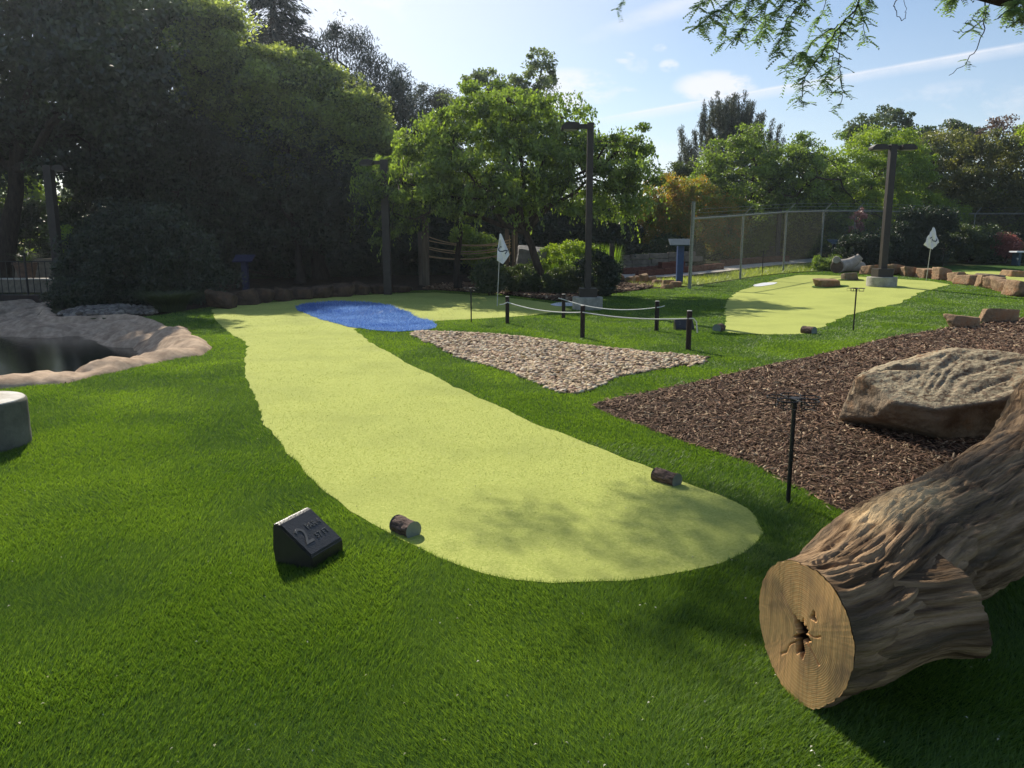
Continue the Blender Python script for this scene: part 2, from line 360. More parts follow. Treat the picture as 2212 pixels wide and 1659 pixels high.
pl_lawn = poly(lw, .25, 0, world=True)

def sheet(name, P, dz, m, res=.3, label=None, cat=None, kind='structure', zf=None):
    x0, y0 = P.min(0); x1, y1 = P.max(0)
    gx, gy = np.meshgrid(np.arange(x0, x1, res), np.arange(y0, y1, res)); gx = gx.ravel(); gy = gy.ravel()
    k = inside(P, gx, gy); gx = gx[k]; gy = gy[k]; k = dist(P, gx, gy) > res*.35; gx = gx[k]; gy = gy[k]
    pts = [Vector(p) for p in P]+[Vector((a, b)) for a, b in zip(gx, gy)]
    n = len(P); r = geometry.delaunay_2d_cdt(pts, [], [list(range(n))], 1, 1e-5)
    V = np.array([(v.x, v.y) for v in r[0]]); z = (zf or terr)(V[:, 0], V[:, 1])+dz
    me = bpy.data.meshes.new(name); me.from_pydata(np.c_[V, z].tolist(), [], [list(f) for f in r[2]]); me.shade_smooth()
    # make the faces look up
    if len(me.polygons) and me.polygons[0].normal.z < 0: me.flip_normals()
    o = link(name, me, None, m); return tag(o, label, cat, None, kind)

def ax(a, b, fine, f0, f1, coarse):
    return np.unique(np.round(np.concatenate([np.arange(a, f0, coarse), np.arange(f0, f1, fine), np.arange(f1, b+coarse, coarse)]), 4))
xs = ax(-400, 400, .3, -22, 22, 8); ys = ax(-20, 700, .3, -2, 40, 8)
gx, gy = np.meshgrid(xs, ys); fx, fy = gx.ravel(), gy.ravel()
din = np.where(inside(pl_liner, fx, fy), dist(pl_liner, fx, fy), 0.)
gz = terr(fx, fy)-.01-1.5*S((din-.15)/.9)
nx, ny = len(xs), len(ys); ii = (np.arange(ny-1)[:, None]*nx+np.arange(nx-1)[None]).ravel()
link('ground', np_mesh('ground', np.c_[fx, fy, gz], np.c_[ii, ii+1, ii+nx+1, ii+nx], smooth=True), None, M_ground)['kind'] = 'structure'
sheet('lawn', pl_lawn, 0, M_lawn, .3)
sheet('putting_green', pl_g1, .006, M_green, .25)
sheet('putting_green', pl_g2, .006, M_green, .4)
sheet('blue_turf', pl_blue, .012, M_blue, .25)
sheet('gravel_bed', pl_grav, .006, M_soil, .3)
sheet('mulch_bed', pl_mulch, .006, M_soil, .3)

# planting beds behind the greens, path, far greens
bed = [(300, 684), (345, 680), (400, 669), (455, 662), (560, 650), (640, 643), (737, 634.5), (837, 628.5), (937, 625.5), (1070, 633.5), (1180, 647), (1240, 652), (1295, 636), (1355, 628), (1407, 622), (1474, 618), (1440, 600), (1300, 598), (1100, 592), (800, 596), (500, 604), (200, 620), (140, 648), (130, 680)]
sheet('planting_bed', poly(bed, .5), .004, M_soil, 1.)
sheet('path', poly([(1300, 602), (1470, 598), (1560, 588), (1660, 576), (1750, 568), (1830, 563), (1830, 556), (1760, 559), (1650, 570), (1530, 580), (1300, 584)], .5), .03, M_path, 1.5)
M_weed = mat('natural_grass', lin(96, 112, 44), lin(136, 148, 66), 8, .95, .8, 60, spec=.1)
pl_weed = poly([(1340, 612), (1400, 605), (1478, 603), (1560, 592), (1660, 579), (1760, 570), (1830, 566), (1880, 578), (1800, 585), (1720, 588), (1640, 596), (1560, 608), (1474, 620), (1407, 622)], .5)
sheet('natural_grass', pl_weed, .012, M_weed, 1.)
pl_flawn = poly([(1900, 592), (1960, 594), (2015, 599), (2065, 604), (2115, 616), (2165, 626), (2215, 640), (2420, 690), (2500, 600), (2300, 575), (2060, 574), (1950, 579), (1890, 584)], .6)
sheet('far_lawn', pl_flawn, .012, M_lawn, 1.)
sheet('far_mulch_strip', poly([(1905, 591.5), (1960, 593.5), (2015, 598), (2065, 603), (2115, 614.5), (2165, 624), (2215, 637), (2420, 684), (2420, 662), (2215, 621), (2150, 608), (2090, 600), (2020, 592), (1960, 588.5)], .5), .03, M_soil, 1.)
pl_fg = poly([(2060, 590), (2110, 600), (2170, 612), (2240, 622), (2400, 640), (2400, 600), (2230, 590), (2150, 587), (2100, 586)], .6)
sheet('putting_green', pl_fg, .02, M_green, 1.)

# pond water and its felt liner
LX = np.arange(pl_liner[:, 0].min()-.3, pl_liner[:, 0].max()+.3, .06); LX = LX[LX > -16]
LY = np.arange(pl_liner[:, 1].min()-.3, pl_liner[:, 1].max()+.3, .07)
gx, gy = np.meshgrid(LX, LY); fx, fy = gx.ravel(), gy.ravel()
s = dist(pl_liner, fx, fy); s = np.where(inside(pl_liner, fx, fy), s, -s)
p3 = np.c_[fx, fy, fx*0]
lump = fbm(p3*np.array([1.9, 1.9, 1]), 3, 5); fold = 1-np.abs(2*fbm(p3*np.array([1.9, 2.6, 1])+fbm(p3*.8, 2, 9)[:, None]*2, 3, 11)-1)
lip = .03+.30*np.clip(.6,0,1)*np.clip(lump-.22, 0, 1)
zl = terr(fx, fy)+lip*S((s+.07)/.22)*1.0-(.70)*S((s-.32)/(1.05+1.5*S((fy-13)/4)))+.20*(fold-.75)*S((s-.02)/.35)*S((2.6-s)/.8)+.045*(fbm(p3*6, 3, 21)-.5)*S(s/.1)
zl = np.where(s < -.03, zl-.05, zl)-.16*S((fy-12.5)/4)*S((s-.02)/.3)
nx, ny = len(LX), len(LY); ii = (np.arange(ny-1)[:, None]*nx+np.arange(nx-1)[None]).ravel(); F = np.c_[ii, ii+1, ii+nx+1, ii+nx]
keep = (s[F] > -.10).all(1) & (s[F] < 3.2).any(1); F = F[keep]
used = np.unique(F); remap = np.full(len(fx), -1); remap[used] = np.arange(len(used))
o = link('pond_liner', np_mesh('pond_liner', np.c_[fx, fy, zl][used], remap[F], smooth=True), None, M_liner)
tag(o, 'wrinkled tan felt liner folded over the edge of the pond', 'pond liner')
M_water = mat('pond_water', lin(14, 20, 16), lin(20, 28, 22), 2, .04, .12, 14, spec=.6, bdist=.02)
pw = poly([(-700, 690), (-520, 900)], 1) if False else None
cx = np.array([(-22, 8), (-22, 32), (-9.8, 26), (-8.5, 19), (-5.1, 14.2), (-5.0, 12.2), (-6.2, 9.6), (-12, 7.5)], float)
WP = pl_liner[::3]; cen = WP.mean(0); WPi = pl_liner
wd = [p for p in pl_liner]
sheet('pond_water', np.array([cen+(p-cen)*.97 for p in pl_liner[::4]]), -.30, M_water, 1.5, zf=lambda x, y: np.zeros_like(x))

# ------------------------------------------------------------------ blades, chips, pebbles
def lawn_h(x, y): return terr(x, y)
def blades(name, n, region, exclude, h0, w0, near, m, seed, ymin=1.6, ymax=34, lean=.5, label=None, cat='grass', field=True, hfar=1.6, xlim=None):
    r = np.random.default_rng(seed)
    # density per square metre constant to `near`, then falling with the square of distance (blades get wider in step)
    u = r.random(n); A = near-ymin; B = near**2*(1/near-1/ymax)*1.0
    # sample Y with pdf ~ min(1,(near/Y)^2)*(1.5Y+5)
    yy = np.linspace(ymin, ymax, 4000); pdf = np.minimum(1, (near/yy)**2)*(1.42*yy+3.0); cdf = np.cumsum(pdf); cdf /= cdf[-1]
    y = np.interp(u, cdf, yy); x = (r.random(n)-.5)*(1.42*y+3.0)
    k = inside(region, x, y)
    for e in exclude: k &= ~inside(e, x, y)
    x = x[k]; y = y[k]; n = len(x)
    sc_ = np.maximum(1, y/near)
    h = h0*(.55+.75*r.random(n))*np.minimum(sc_, hfar); wd = w0*sc_*(.7+.6*r.random(n))
    p3 = np.c_[x*.9, y*.9, x*0]; ang = fbm(p3, 3, seed)*4*math.pi+(r.random(n)-.5)*3.2
    amp = lean*(.5+fbm(p3*1.7+9, 3, seed+5)*1.1)*(.5+r.random(n))
    z = lawn_h(x, y)-.001
    dx, dy = np.cos(ang), np.sin(ang); ph = r.random(n)*2*math.pi; wx, wy = np.cos(ph)*wd/2, np.sin(ph)*wd/2
    V = np.empty((n, 3, 3)); V[:, 0] = np.c_[x-wx, y-wy, z]; V[:, 1] = np.c_[x+wx, y+wy, z]
    V[:, 2] = np.c_[x+dx*h*amp, y+dy*h*amp, z+h]
    v = np.clip(.5*fbm(p3*1.3+33, 3, seed+2)+.55*r.random(n)**1.5-.05, 0, 1)
    F = np.arange(n*3).reshape(n, 3)
    o = link(name, np_mesh(name, V.reshape(-1, 3), F, v), None, m)
    return tag(o, label, cat, None, 'stuff')
blades('grass_blades', 2200000, pl_lawn, [pl_g1, pl_g2, pl_grav, pl_mulch, pl_blue], .023, .0030, 3.1, M_grass, 11, lean=.75, hfar=1.05, label='dark green artificial grass blades of the lawn')
blades('putting_turf_blades', 600000, pl_g1, [pl_blue], .010, .0055, 4.2, M_gblade, 12, ymin=2.8, ymax=24, label='short pale green nap of the near putting green', lean=1.2, hfar=1.3)
blades('blue_turf_blades', 420000, pl_blue, [], .04, .012, 13, M_bblade, 13, ymin=13, ymax=24, label='shaggy bright blue artificial turf blades', lean=.9)
blades('weed_blades', 300000, pl_weed, [], .10, .012, 22, leafmat('weed_blade', lin(84, 110, 34), lin(170, 182, 84), .5), 14, ymin=24, ymax=60, label='light natural grass behind the chain link fence', lean=.7)
# a few longer pale fibres and fallen petals on the lawn
def litter(n, seed):
    r = np.random.default_rng(seed); y = 2+r.random(n*3)**1.6*17; x = (r.random(n*3)-.5)*(1.4*y+1)
    k = (inside(pl_lawn, x, y) | inside(pl_g1, x, y)) & ~inside(pl_mulch, x, y) & ~inside(pl_grav, x, y); x = x[k][:n]; y = y[k][:n]; n = len(x)
    z = lawn_h(x, y)+np.where(inside(pl_g1, x, y), .008, .026); a = r.random(n)*6.28; l = (.003+.005*r.random(n))*np.maximum(1, y/10); w_ = l*(.2+.5*r.random(n))
    c, s_ = np.cos(a), np.sin(a); V = np.empty((n, 4, 3))
    for j, (p, q) in enumerate(((-1, 0), (0, -1), (1, 0), (0, 1))):
        V[:, j] = np.c_[x+c*p*l-s_*q*w_, y+s_*p*l+c*q*w_, z+.004*(j % 2)]
    tag(link('fallen_petals', np_mesh('fallen_petals', V.reshape(-1, 3), np.arange(n*4).reshape(n, 4), r.random(n)), None, M_litter), 'tiny pale petals and clippings strewn on the turf', 'litter', None, 'stuff')
litter(520, 5)

def rotmats(n, r, tilt):
    yaw = r.random(n)*2*math.pi; t = (r.random(n)-.5)*2*tilt; u = (r.random(n)-.5)*2*tilt
    cy, sy, ct, st, cu, su = np.cos(yaw), np.sin(yaw), np.cos(t), np.sin(t), np.cos(u), np.sin(u)
    Z = np.zeros(n); O = np.ones(n)
    A = np.stack([np.stack([cy, -sy, Z], 1), np.stack([sy, cy, Z], 1), np.stack([Z, Z, O], 1)], 1)
    B = np.stack([np.stack([ct, Z, st], 1), np.stack([Z, O, Z], 1), np.stack([-st, Z, ct], 1)], 1)
    Cm = np.stack([np.stack([O, Z, Z], 1), np.stack([Z, cu, -su], 1), np.stack([Z, su, cu], 1)], 1)
    return A @ B @ Cm
def scatter(name, base_V, base_F, x, y, z, size, r, tilt, m, smooth, label, cat):
    n = len(x); Rm = rotmats(n, r, tilt)
    V = base_V[None]*size[:, None, :]; V = np.einsum('nij,nkj->nki', Rm, V)+np.c_[x, y, z][:, None]
    k = len(base_V); F = (base_F[None]+(np.arange(n)*k)[:, None, None]).reshape(-1, base_F.shape[1])
    v = np.repeat(r.random(n), len(base_F))
    return tag(link(name, np_mesh(name, V.reshape(-1, 3), F, v, smooth), None, m), label, cat, None, 'stuff')
def ico(sub):
    bm = bmesh.new(); bmesh.ops.create_icosphere(bm, subdivisions=sub, radius=1); V = np.array([v.co[:] for v in bm.verts]); F = np.array([[v.index for v in f.verts] for f in bm.faces]); bm.free(); return V, F
def rpts(P, n, r, near=None):
    x0, y0 = P.min(0); x1, y1 = P.max(0); x = x0+r.random(n)*(x1-x0); y = y0+r.random(n)*(y1-y0); k = inside(P, x, y)
    if near is not None: k &= r.random(n) < (near/np.maximum(near, y))**1.6
    return x[k], y[k]
r = np.random.default_rng(3)
iv, iF = ico(2); iv2 = iv*(1+.18*(fbm(iv*1.3+5, 2, 3)-.5)[:, None]*2)
x, y = rpts(pl_grav, 23000, r, None); n = len(x); x = x+r.normal(size=n)*.02; y = y+r.normal(size=n)*.03
sz = np.c_[.024+.036*r.random(n), .017+.018*r.random(n), .012+.012*r.random(n)]
scatter('river_pebbles', iv2, iF, x, y, terr(x, y)+.008+.045*r.random(n)*np.clip(dist(pl_grav, x, y)/.25, .2, 1), sz, r, .45, M_pebble, True, 'bed of rounded tan and pink river pebbles', 'pebbles')
pl_pp = poly([(130, 690), (190, 683), (267, 680), (300, 682), (345, 680), (335, 668), (250, 662), (180, 666), (120, 682)], .4)
x, y = rpts(pl_pp, 1500, r); n = len(x); q = .04+.06*r.random(n)
scatter('pond_stones', iv2, iF, x, y, terr(x, y)+.01+.05*r.random(n), np.c_[q, q*.75, q*.55], r, .6, M_pebgrey, True, 'loose grey stones along the shaded pond edge', 'stones')
# mulch chips
cV = np.array([(-1, 0, 0), (-.55, .9, .1), (.6, 1, 0), (1, -.1, 0), (.5, -1, .1), (-.6, -.8, 0), (-.5, 0, 1), (.5, .1, 1)], float)
cF = np.array([(0, 1, 6), (1, 2, 7), (1, 7, 6), (2, 3, 7), (3, 4, 7), (4, 5, 6), (4, 6, 7), (5, 0, 6)])
x, y = rpts(pl_mulch, 520000, r, 5.5); k = (np.abs(x) < .75*y+1.5); x, y = x[k], y[k]; n = len(x); x = x+r.normal(size=n)*.022; y = y+r.normal(size=n)*.03; g = np.maximum(1, y/5.5)**.8
L_ = (.011+.034*r.random(n)**2)*g; W_ = (.0026+.006*r.random(n))*g
scatter('mulch_chips', cV, cF, x, y, terr(x, y)+.008+.035*r.random(n)*np.clip(dist(pl_mulch, x, y)/.15, .15, 1), np.c_[L_, W_, W_*.5], r, .5, M_chip, False, 'shredded brown bark mulch covering the bed', 'mulch')
pl_fm = poly([(1905, 591.5), (1960, 593.5), (2015, 598), (2065, 603), (2115, 614.5), (2165, 624), (2215, 637), (2300, 656), (2300, 642), (2215, 621), (2150, 608), (2090, 600), (2020, 592), (1960, 588.5)], .5)
x, y = rpts(pl_fm, 40000, r); n = len(x)
L_ = .06+.06*r.random(n); W_ = .02+.02*r.random(n)
scatter('mulch_chips', cV, cF, x, y, terr(x, y)+.06+.05*r.random(n), np.c_[L_, W_, W_*.5], r, .5, M_chip, False, 'brown mulch strip behind the far stone edging', 'mulch')
pl_lm = poly([(900, 627), (980, 628), (1070, 634), (1180, 647), (1240, 652), (1320, 634), (1407, 623), (1420, 612), (1300, 612), (1100, 612), (950, 614)], .5)
x, y = rpts(pl_lm, 26000, r); n = len(x); L_ = .05+.05*r.random(n); W_ = .02+.02*r.random(n)
scatter('leaf_mulch', cV, cF, x, y, terr(x, y)+.02+.05*r.random(n), np.c_[L_, W_, W_*.4], r, .5, M_chip, False, 'dry leaf mulch under the spreading tree', 'mulch')
exec_marker = 1

# ------------------------------------------------------------------ rocks
rV, rF = ico(5)
def rock_mesh(seed, size, planes=4, rough=.05, strata=.045, cuts=None, sub=None, blocky=.5):
    V, F = (rV, rF) if sub is None else ico(sub)
    r = np.random.default_rng(seed); rad = np.full(len(V), 1.6)
    P = []
    if cuts is None:
        for ax_ in ((1, 0, 0), (-1, 0, 0), (0, 1, 0), (0, -1, 0), (0, 0, 1), (0, 0, -1)):
            nrm = np.array(ax_, float)+(r.random(3)-.5)*.7*(1-blocky*.5); P.append((nrm/np.linalg.norm(nrm), .66+.16*r.random()))
        for _ in range(planes):
            nrm = r.normal(size=3); P.append((nrm/np.linalg.norm(nrm), .86+.22*r.random()))
    else:
        P = [(np.array(c[:3], float)/np.linalg.norm(c[:3]), c[3]) for c in cuts]
    for nrm, d in P:
        c = V @ nrm; rad = np.where(c > .05, np.minimum(rad, d/np.maximum(c, .05)), rad)
    W = V*rad[:, None]
    nz = fbm(W*2.2+seed*3.7, 5, seed, .6)-.5; W = W*(1+rough*2.2*nz[:, None])
    st = fbm(np.c_[W[:, 0]*1.2, W[:, 1]*1.2, W[:, 2]*13]+seed, 3, seed+3)-.5; W = W+V*(strata*2*st)[:, None]
    W = W*np.array(size)[None]/2
    return np_mesh('rock', W, F, smooth=True)
def rock(px, py, wpx, hpx, depth, seed, label, group=None, rz=0, m=None, name='boulder', Y=None, sink=.15, cat='rock', loc=None, tilt=(0, 0)):
    """py is where the rock's front foot meets the ground, wpx x hpx its size in photograph pixels"""
    p = (gY(px, Y) if Y else pix(px, py)) if loc is None else Vector(loc)
    dc = p.y*math.cos(PITCH)+EYE*math.sin(PITCH); s_ = dc/FP; W, H = wpx*s_, hpx*s_
    me = rock_mesh(seed, (W*1.12, depth*1.1, H*1.25+sink*0), sub=4 if W < 1.2 else None)
    o = link(name, me, None, m or M_rock); o.location = (p.x, p.y+depth*.5, p.z+H*.42); o.rotation_euler = (tilt[0], tilt[1], rz)
    return tag(o, label, cat, group)

# ------------------------------------------------------------------ near objects
# the big boulder on the mulch
def big_boulder():
    rr = np.random.default_rng(2); V, F = ico(6)
    cuts = [(-.18, -.42, .92, .44), (-.30, .25, .95, .60), (.15, .1, 1, .66), (0, -1, -.32, .62), (.25, -1, -.1, .66), (-1, -.1, .05, .92), (-.8, -.7, -.5, .80), (.95, -.35, -.05, .80), (1, .3, 0, .95), (0, 1, .1, .78), (-.7, .7, .2, .86), (0, 0, -1, .5), (-.6, -.3, -1, .62), (.7, .7, .3, .95)]
    rad = np.full(len(V), 1.3)
    for c in cuts:
        n = np.array(c[:3], float); n /= np.linalg.norm(n); q = V @ n; rad = np.where(q > .04, np.minimum(rad, c[3]/np.maximum(q, .04)), rad)
    W = V*rad[:, None]
    up = S((W[:, 2]-.0)/.25)
    W = W*(1+.075*(fbm(W*1.7+3, 5, 8, .6)-.5)[:, None]*2)
    # curved grain of the weathered top
    g = W[:, 1]*1.4+.5*W[:, 0]**2-.5*W[:, 0]+.8*fbm(W*1.1+8, 2, 4)
    rid = np.abs(2*(vnoise(np.c_[W[:, 0]*2.2, g*11, W[:, 2]*5], 5))-1)
    rid2 = np.abs(2*(vnoise(np.c_[W[:, 0]*4, g*24, W[:, 2]*9], 6))-1)
    W[:, 2] += up*(-.030*(1-rid)**3-.016*(1-rid2)**2)
    notch = S(1-np.abs(W[:, 1]+.10+.35*W[:, 0])/.07)*S((-.25-W[:, 0])/.3)*up; W[:, 2] -= .16*notch
    st = fbm(np.c_[W[:, 0]*1.3, W[:, 1]*1.3, W[:, 2]*12], 3, 9)-.5; W = W+V*(.05*st*(1-up))[:, None]
    W = W*np.array([.95, .80, .72])
    me = np_mesh('boulder', W, F, smooth=True)
    return me
M_big = mat('weathered_boulder', lin(104, 84, 66), lin(150, 134, 114), 5, .95, 1., 22, c3=lin(150, 108, 72), s3=2.2, t3=(.55, .7), bdist=.03, spec=.12)
def pale_upper(m):  # mixes a paler speckle onto upward-facing stone
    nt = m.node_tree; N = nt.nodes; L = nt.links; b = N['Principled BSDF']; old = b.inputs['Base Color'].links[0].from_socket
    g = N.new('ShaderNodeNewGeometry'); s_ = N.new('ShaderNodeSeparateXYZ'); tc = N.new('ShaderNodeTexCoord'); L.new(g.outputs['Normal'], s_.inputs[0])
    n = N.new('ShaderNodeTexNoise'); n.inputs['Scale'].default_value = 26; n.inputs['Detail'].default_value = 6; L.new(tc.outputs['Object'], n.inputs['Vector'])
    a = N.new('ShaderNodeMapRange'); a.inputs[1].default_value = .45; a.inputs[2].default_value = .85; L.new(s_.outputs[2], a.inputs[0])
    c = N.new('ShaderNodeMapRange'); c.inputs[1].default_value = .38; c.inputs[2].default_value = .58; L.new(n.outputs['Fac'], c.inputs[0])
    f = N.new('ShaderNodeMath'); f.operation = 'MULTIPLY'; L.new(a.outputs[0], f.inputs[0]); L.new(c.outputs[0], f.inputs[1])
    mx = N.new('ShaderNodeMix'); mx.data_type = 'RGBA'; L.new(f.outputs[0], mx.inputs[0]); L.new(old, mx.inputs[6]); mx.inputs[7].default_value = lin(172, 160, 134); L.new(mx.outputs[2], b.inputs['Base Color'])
pale_upper(M_big)
o = link('boulder', big_boulder(), None, M_big); o.location = (3.90, 6.62, tz(3.9, 6.5)+.25); o.rotation_euler = (0, 0, R(8))
tag(o, 'huge weathered boulder with pale grained top beside the fallen log', 'boulder')

# the fallen log: main trunk, stub, sawn face
def log():
    root = empty('fallen_log', (1.25, 2.9, 0), 'big fallen tree log with sawn end and rough bark in the corner', 'log')
    base = Vector(root.location)
    # rings: centre, axis azimuth, half width, half height
    K = [((1.02, 2.50, .265), 72, .235, .268), ((1.09, 2.53, .268), 69, .242, .262), ((1.25, 2.64, .285), 60, .255, .262), ((1.576, 2.95, .336), 53, .27, .275), ((2.05, 3.3, .35), 51, .28, .29), ((2.80, 3.9, .42), 48, .31, .32), ((3.52, 4.6, .58), 46, .38, .41), ((4.45, 5.4, .82), 48, .43, .47), ((5.4, 6.2, 1.0), 50, .45, .5)]
    def interp(t):
        i = min(int(t), len(K)-2); f = t-i; g = lambda a, b: a*(1-f)+b*f
        def cr(j):   # catmull-rom on each scalar
            def val(k, c):
                k = max(0, min(len(K)-1, k)); return (K[k][0][c] if c < 3 else K[k][c-2])
            p0, p1, p2, p3 = (val(i+d, j) for d in (-1, 0, 1, 2)); return .5*((2*p1)+(-p0+p2)*f+(2*p0-5*p1+4*p2-p3)*f*f+(-p0+3*p1-3*p2+p3)*f**3)
        return [cr(j) for j in range(6)]
    nr, ns = 420, 300; V = np.zeros((nr, ns, 3)); Q = np.zeros((nr, ns, 3)); th = np.linspace(0, 2*math.pi, ns, endpoint=False); along = 0; pc = None; Nn = np.zeros((nr, ns, 3))
    for i in range(nr):
        t = (len(K)-1)*(i/(nr-1))**1.35*.9999; cx_, cy_, cz_, az, a, b = interp(t); c = np.array([cx_, cy_, cz_])
        if pc is not None: along += np.linalg.norm(c-pc)
        pc = c; az = R(az); side = np.array([math.cos(az), -math.sin(az), 0])
        egg = 1+.05*np.sin(2*th+1.)+.03*np.sin(3*th+along*1.3)
        if i == 0: F0 = (c.copy(), side.copy(), a, b)
        d = np.cos(th)[:, None]*side*a+np.sin(th)[:, None]*np.array([0, 0, 1])*b
        V[i] = c+d*egg[:, None]; Nn[i] = d/np.linalg.norm(d, axis=1)[:, None]; Q[i] = np.c_[np.full(ns, along), np.cos(th)*a, np.sin(th)*b]
    Vf = V.reshape(-1, 3); Qf = Q.reshape(-1, 3); Nf = Nn.reshape(-1, 3)
    def bark(Q, amt=1.):
        wp = Q+.16*(np.stack([fbm(Q*2.2+1, 2, 1), fbm(Q*2.2+7, 2, 2), fbm(Q*2.2+13, 2, 3)], 1)-.5)
        a = 1-np.abs(2*fbm(wp*np.array([1.3, 13, 13]), 3, 31)-1)
        a2 = 1-np.abs(2*fbm(wp*np.array([3.2, 36, 36]), 2, 33)-1)
        pl = vnoise(wp*np.array([1.8, 12, 12]), 35); pl2 = vnoise(wp*np.array([3.5, 24, 24]), 36)
        a3 = fbm(Q*np.array([22, 70, 70]), 3, 37)-.5
        return amt*.8*(-.024*np.clip((a-.80)/.20, 0, 1)**1.3-.014*np.clip((a2-.7)/.3, 0, 1)+.009*S((pl-.45)/.04)+.006*S((pl2-.5)/.04)+.008*a3+.018*(fbm(Q*2.2, 2, 40)-.5))
    d = bark(Qf); fade = np.clip(Qf[:, 0]/.05, .25, 1); Vf = Vf+Nf*(d*fade)[:, None]
    ii = (np.arange(nr-1)[:, None]*ns+np.arange(ns)[None]); jj = (np.arange(nr-1)[:, None]*ns+(np.arange(ns)[None]+1) % ns)
    F = np.stack([ii, jj, jj+ns, ii+ns], -1).reshape(-1, 4)
    rim = Vf[:ns].copy()
    bp_ = atY(1945, 1066, 2.98); fc = Vf[F].mean(1); ax0 = np.array([math.sin(R(52)), math.cos(R(52)), .1]); dv = fc-np.array(bp_); al = dv @ ax0; pe = np.linalg.norm(dv-al[:, None]*ax0, axis=1)
    msk = S(1.9-np.hypot(al/.24, pe/.09)+.9*(fbm(fc*np.array([9, 9, 22]), 3, 3)-.5))
    tr = link('trunk', np_mesh('trunk', Vf-np.array(base), F[:, ::-1], msk, smooth=True, pattr=Qf), root, M_logbark)
    nt = M_logbark.node_tree; b_ = nt.nodes['Principled BSDF']; old = b_.inputs['Base Color'].links[0].from_socket; at_ = nt.nodes.new('ShaderNodeAttribute'); at_.attribute_name = 'v'; mx_ = nt.nodes.new('ShaderNodeMix'); mx_.data_type = 'RGBA'
    nt.links.new(at_.outputs['Fac'], mx_.inputs[0]); nt.links.new(old, mx_.inputs[6]); mx_.inputs[7].default_value = lin(240, 206, 156); nt.links.new(mx_.outputs[2], b_.inputs['Base Color'])
    # stub
    A = np.array([1.15, 2.56, .28]); Bp = np.array([1.615, 2.575, .33]); nr2, ns2 = 150, 170; th2 = np.linspace(0, 2*math.pi, ns2, endpoint=False)
    ax_ = (Bp-A)/np.linalg.norm(Bp-A); u = np.cross(ax_, [0, 0, 1]); u /= np.linalg.norm(u); v = np.cross(u, ax_); Ln = np.linalg.norm(Bp-A)
    V2 = np.zeros((nr2, ns2, 3)); Q2 = V2.copy(); N2 = V2.copy()
    for i in range(nr2):
        t = i/(nr2-1); e = t*Ln
        if t < .93: rad = .235-.085*S(t*1.15)+.03*S((t-.6)/.33)
        else: rad = (.18)*math.sqrt(max(0, 1-((t-.93)/.07)**2))**.6
        dd = np.cos(th2)[:, None]*u*1.05+np.sin(th2)[:, None]*v*.98
        rr_ = rad*(1+.08*np.sin(2*th2+2)+.05*np.sin(5*th2+t*3))
        V2[i] = A+ax_*e+dd*rr_[:, None]; N2[i] = dd; Q2[i] = np.c_[np.full(ns2, 5+e), np.cos(th2)*.2, np.sin(th2)*.2]
    V2 = V2.reshape(-1, 3)+N2.reshape(-1, 3)*(bark(Q2.reshape(-1, 3), .75))[:, None]
    ii = (np.arange(nr2-1)[:, None]*ns2+np.arange(ns2)[None]); jj = (np.arange(nr2-1)[:, None]*ns2+(np.arange(ns2)[None]+1) % ns2)
    F2 = np.stack([ii, jj, jj+ns2, ii+ns2], -1).reshape(-1, 4)
    link('branch_stub', np_mesh('branch_stub', V2-np.array(base), F2, smooth=True, pattr=Q2.reshape(-1, 3)), root, M_logbark)
    # sawn face with a hollow
    c, side, a, b = F0; nrm = np.cross(side, [0, 0, 1]); nrm = nrm/np.linalg.norm(nrm)
    fwd = np.array([math.sin(R(72)), math.cos(R(72)), 0])
    nk = 110; VF = []; QF = []
    hc = np.array([.00, -.01])   # hollow centre (side, up)
    for k in range(nk+1):
        f = k/nk; P = rim*f+c*(1-f) if k else np.repeat(c[None], ns, 0)
        lx = (P-c) @ side; lz = (P-c)[:, 2]
        ax2, az2 = lx-hc[0], lz-hc[1]; rr_ = np.hypot(ax2/.034, az2/.070); an = np.arctan2(az2, ax2)
        edge = 1+.25*np.sin(3*an+1)+.2*np.sin(5*an+2.2)+.14*np.sin(9*an)+.1*np.sin(17*an+1)
        bx, bz = lx-.052, lz-.085; r2 = np.hypot(bx/.014, bz/.018)*(1+.3*np.sin(3*np.arctan2(bz, bx)))
        crk = sum(S(1-np.abs(lx*math.sin(A_)-lz*math.cos(A_)+.004*np.sin(60*(lx+lz)))/.0035)*((lx*math.cos(A_)+lz*math.sin(A_)) > 0)*(np.hypot(lx, lz) < L9) for A_, L9 in ((2.5, .16), (4.1, .17), (5.6, .12), (.3, .10)))
        dep = .16*S((edge-rr_)/.25)+.03*S((1-r2)/.4)+.012*np.clip(crk, 0, 1)+.001*np.sin(np.hypot(lx, lz)*900)
        VF.append(P+fwd*(dep-.004)[:, None]+fwd*(.004*(fbm(np.c_[lx*8, lz*3, lx*0]+4, 2, 3)-.5))[:, None]); QF.append(np.c_[lx, lz, dep])
    VF = np.array(VF).reshape(-1, 3); QF = np.array(QF).reshape(-1, 3)
    ii = (np.arange(nk)[:, None]*ns+np.arange(ns)[None]); jj = (np.arange(nk)[:, None]*ns+(np.arange(ns)[None]+1) % ns)
    FF = np.stack([ii, ii+ns, jj+ns, jj], -1).reshape(-1, 4)
    m = bpy.data.materials.new('sawn_wood'); m.use_nodes = True; nt = m.node_tree; N = nt.nodes; L = nt.links; bs = N['Principled BSDF']; bs.inputs['Roughness'].default_value = .8; bs.inputs['Specular IOR Level'].default_value = .2
    at = N.new('ShaderNodeAttribute'); at.attribute_name = 'q'; mp = N.new('ShaderNodeMapping'); mp.inputs['Scale'].default_value = (1.3, 1, 0); L.new(at.outputs['Vector'], mp.inputs[0])
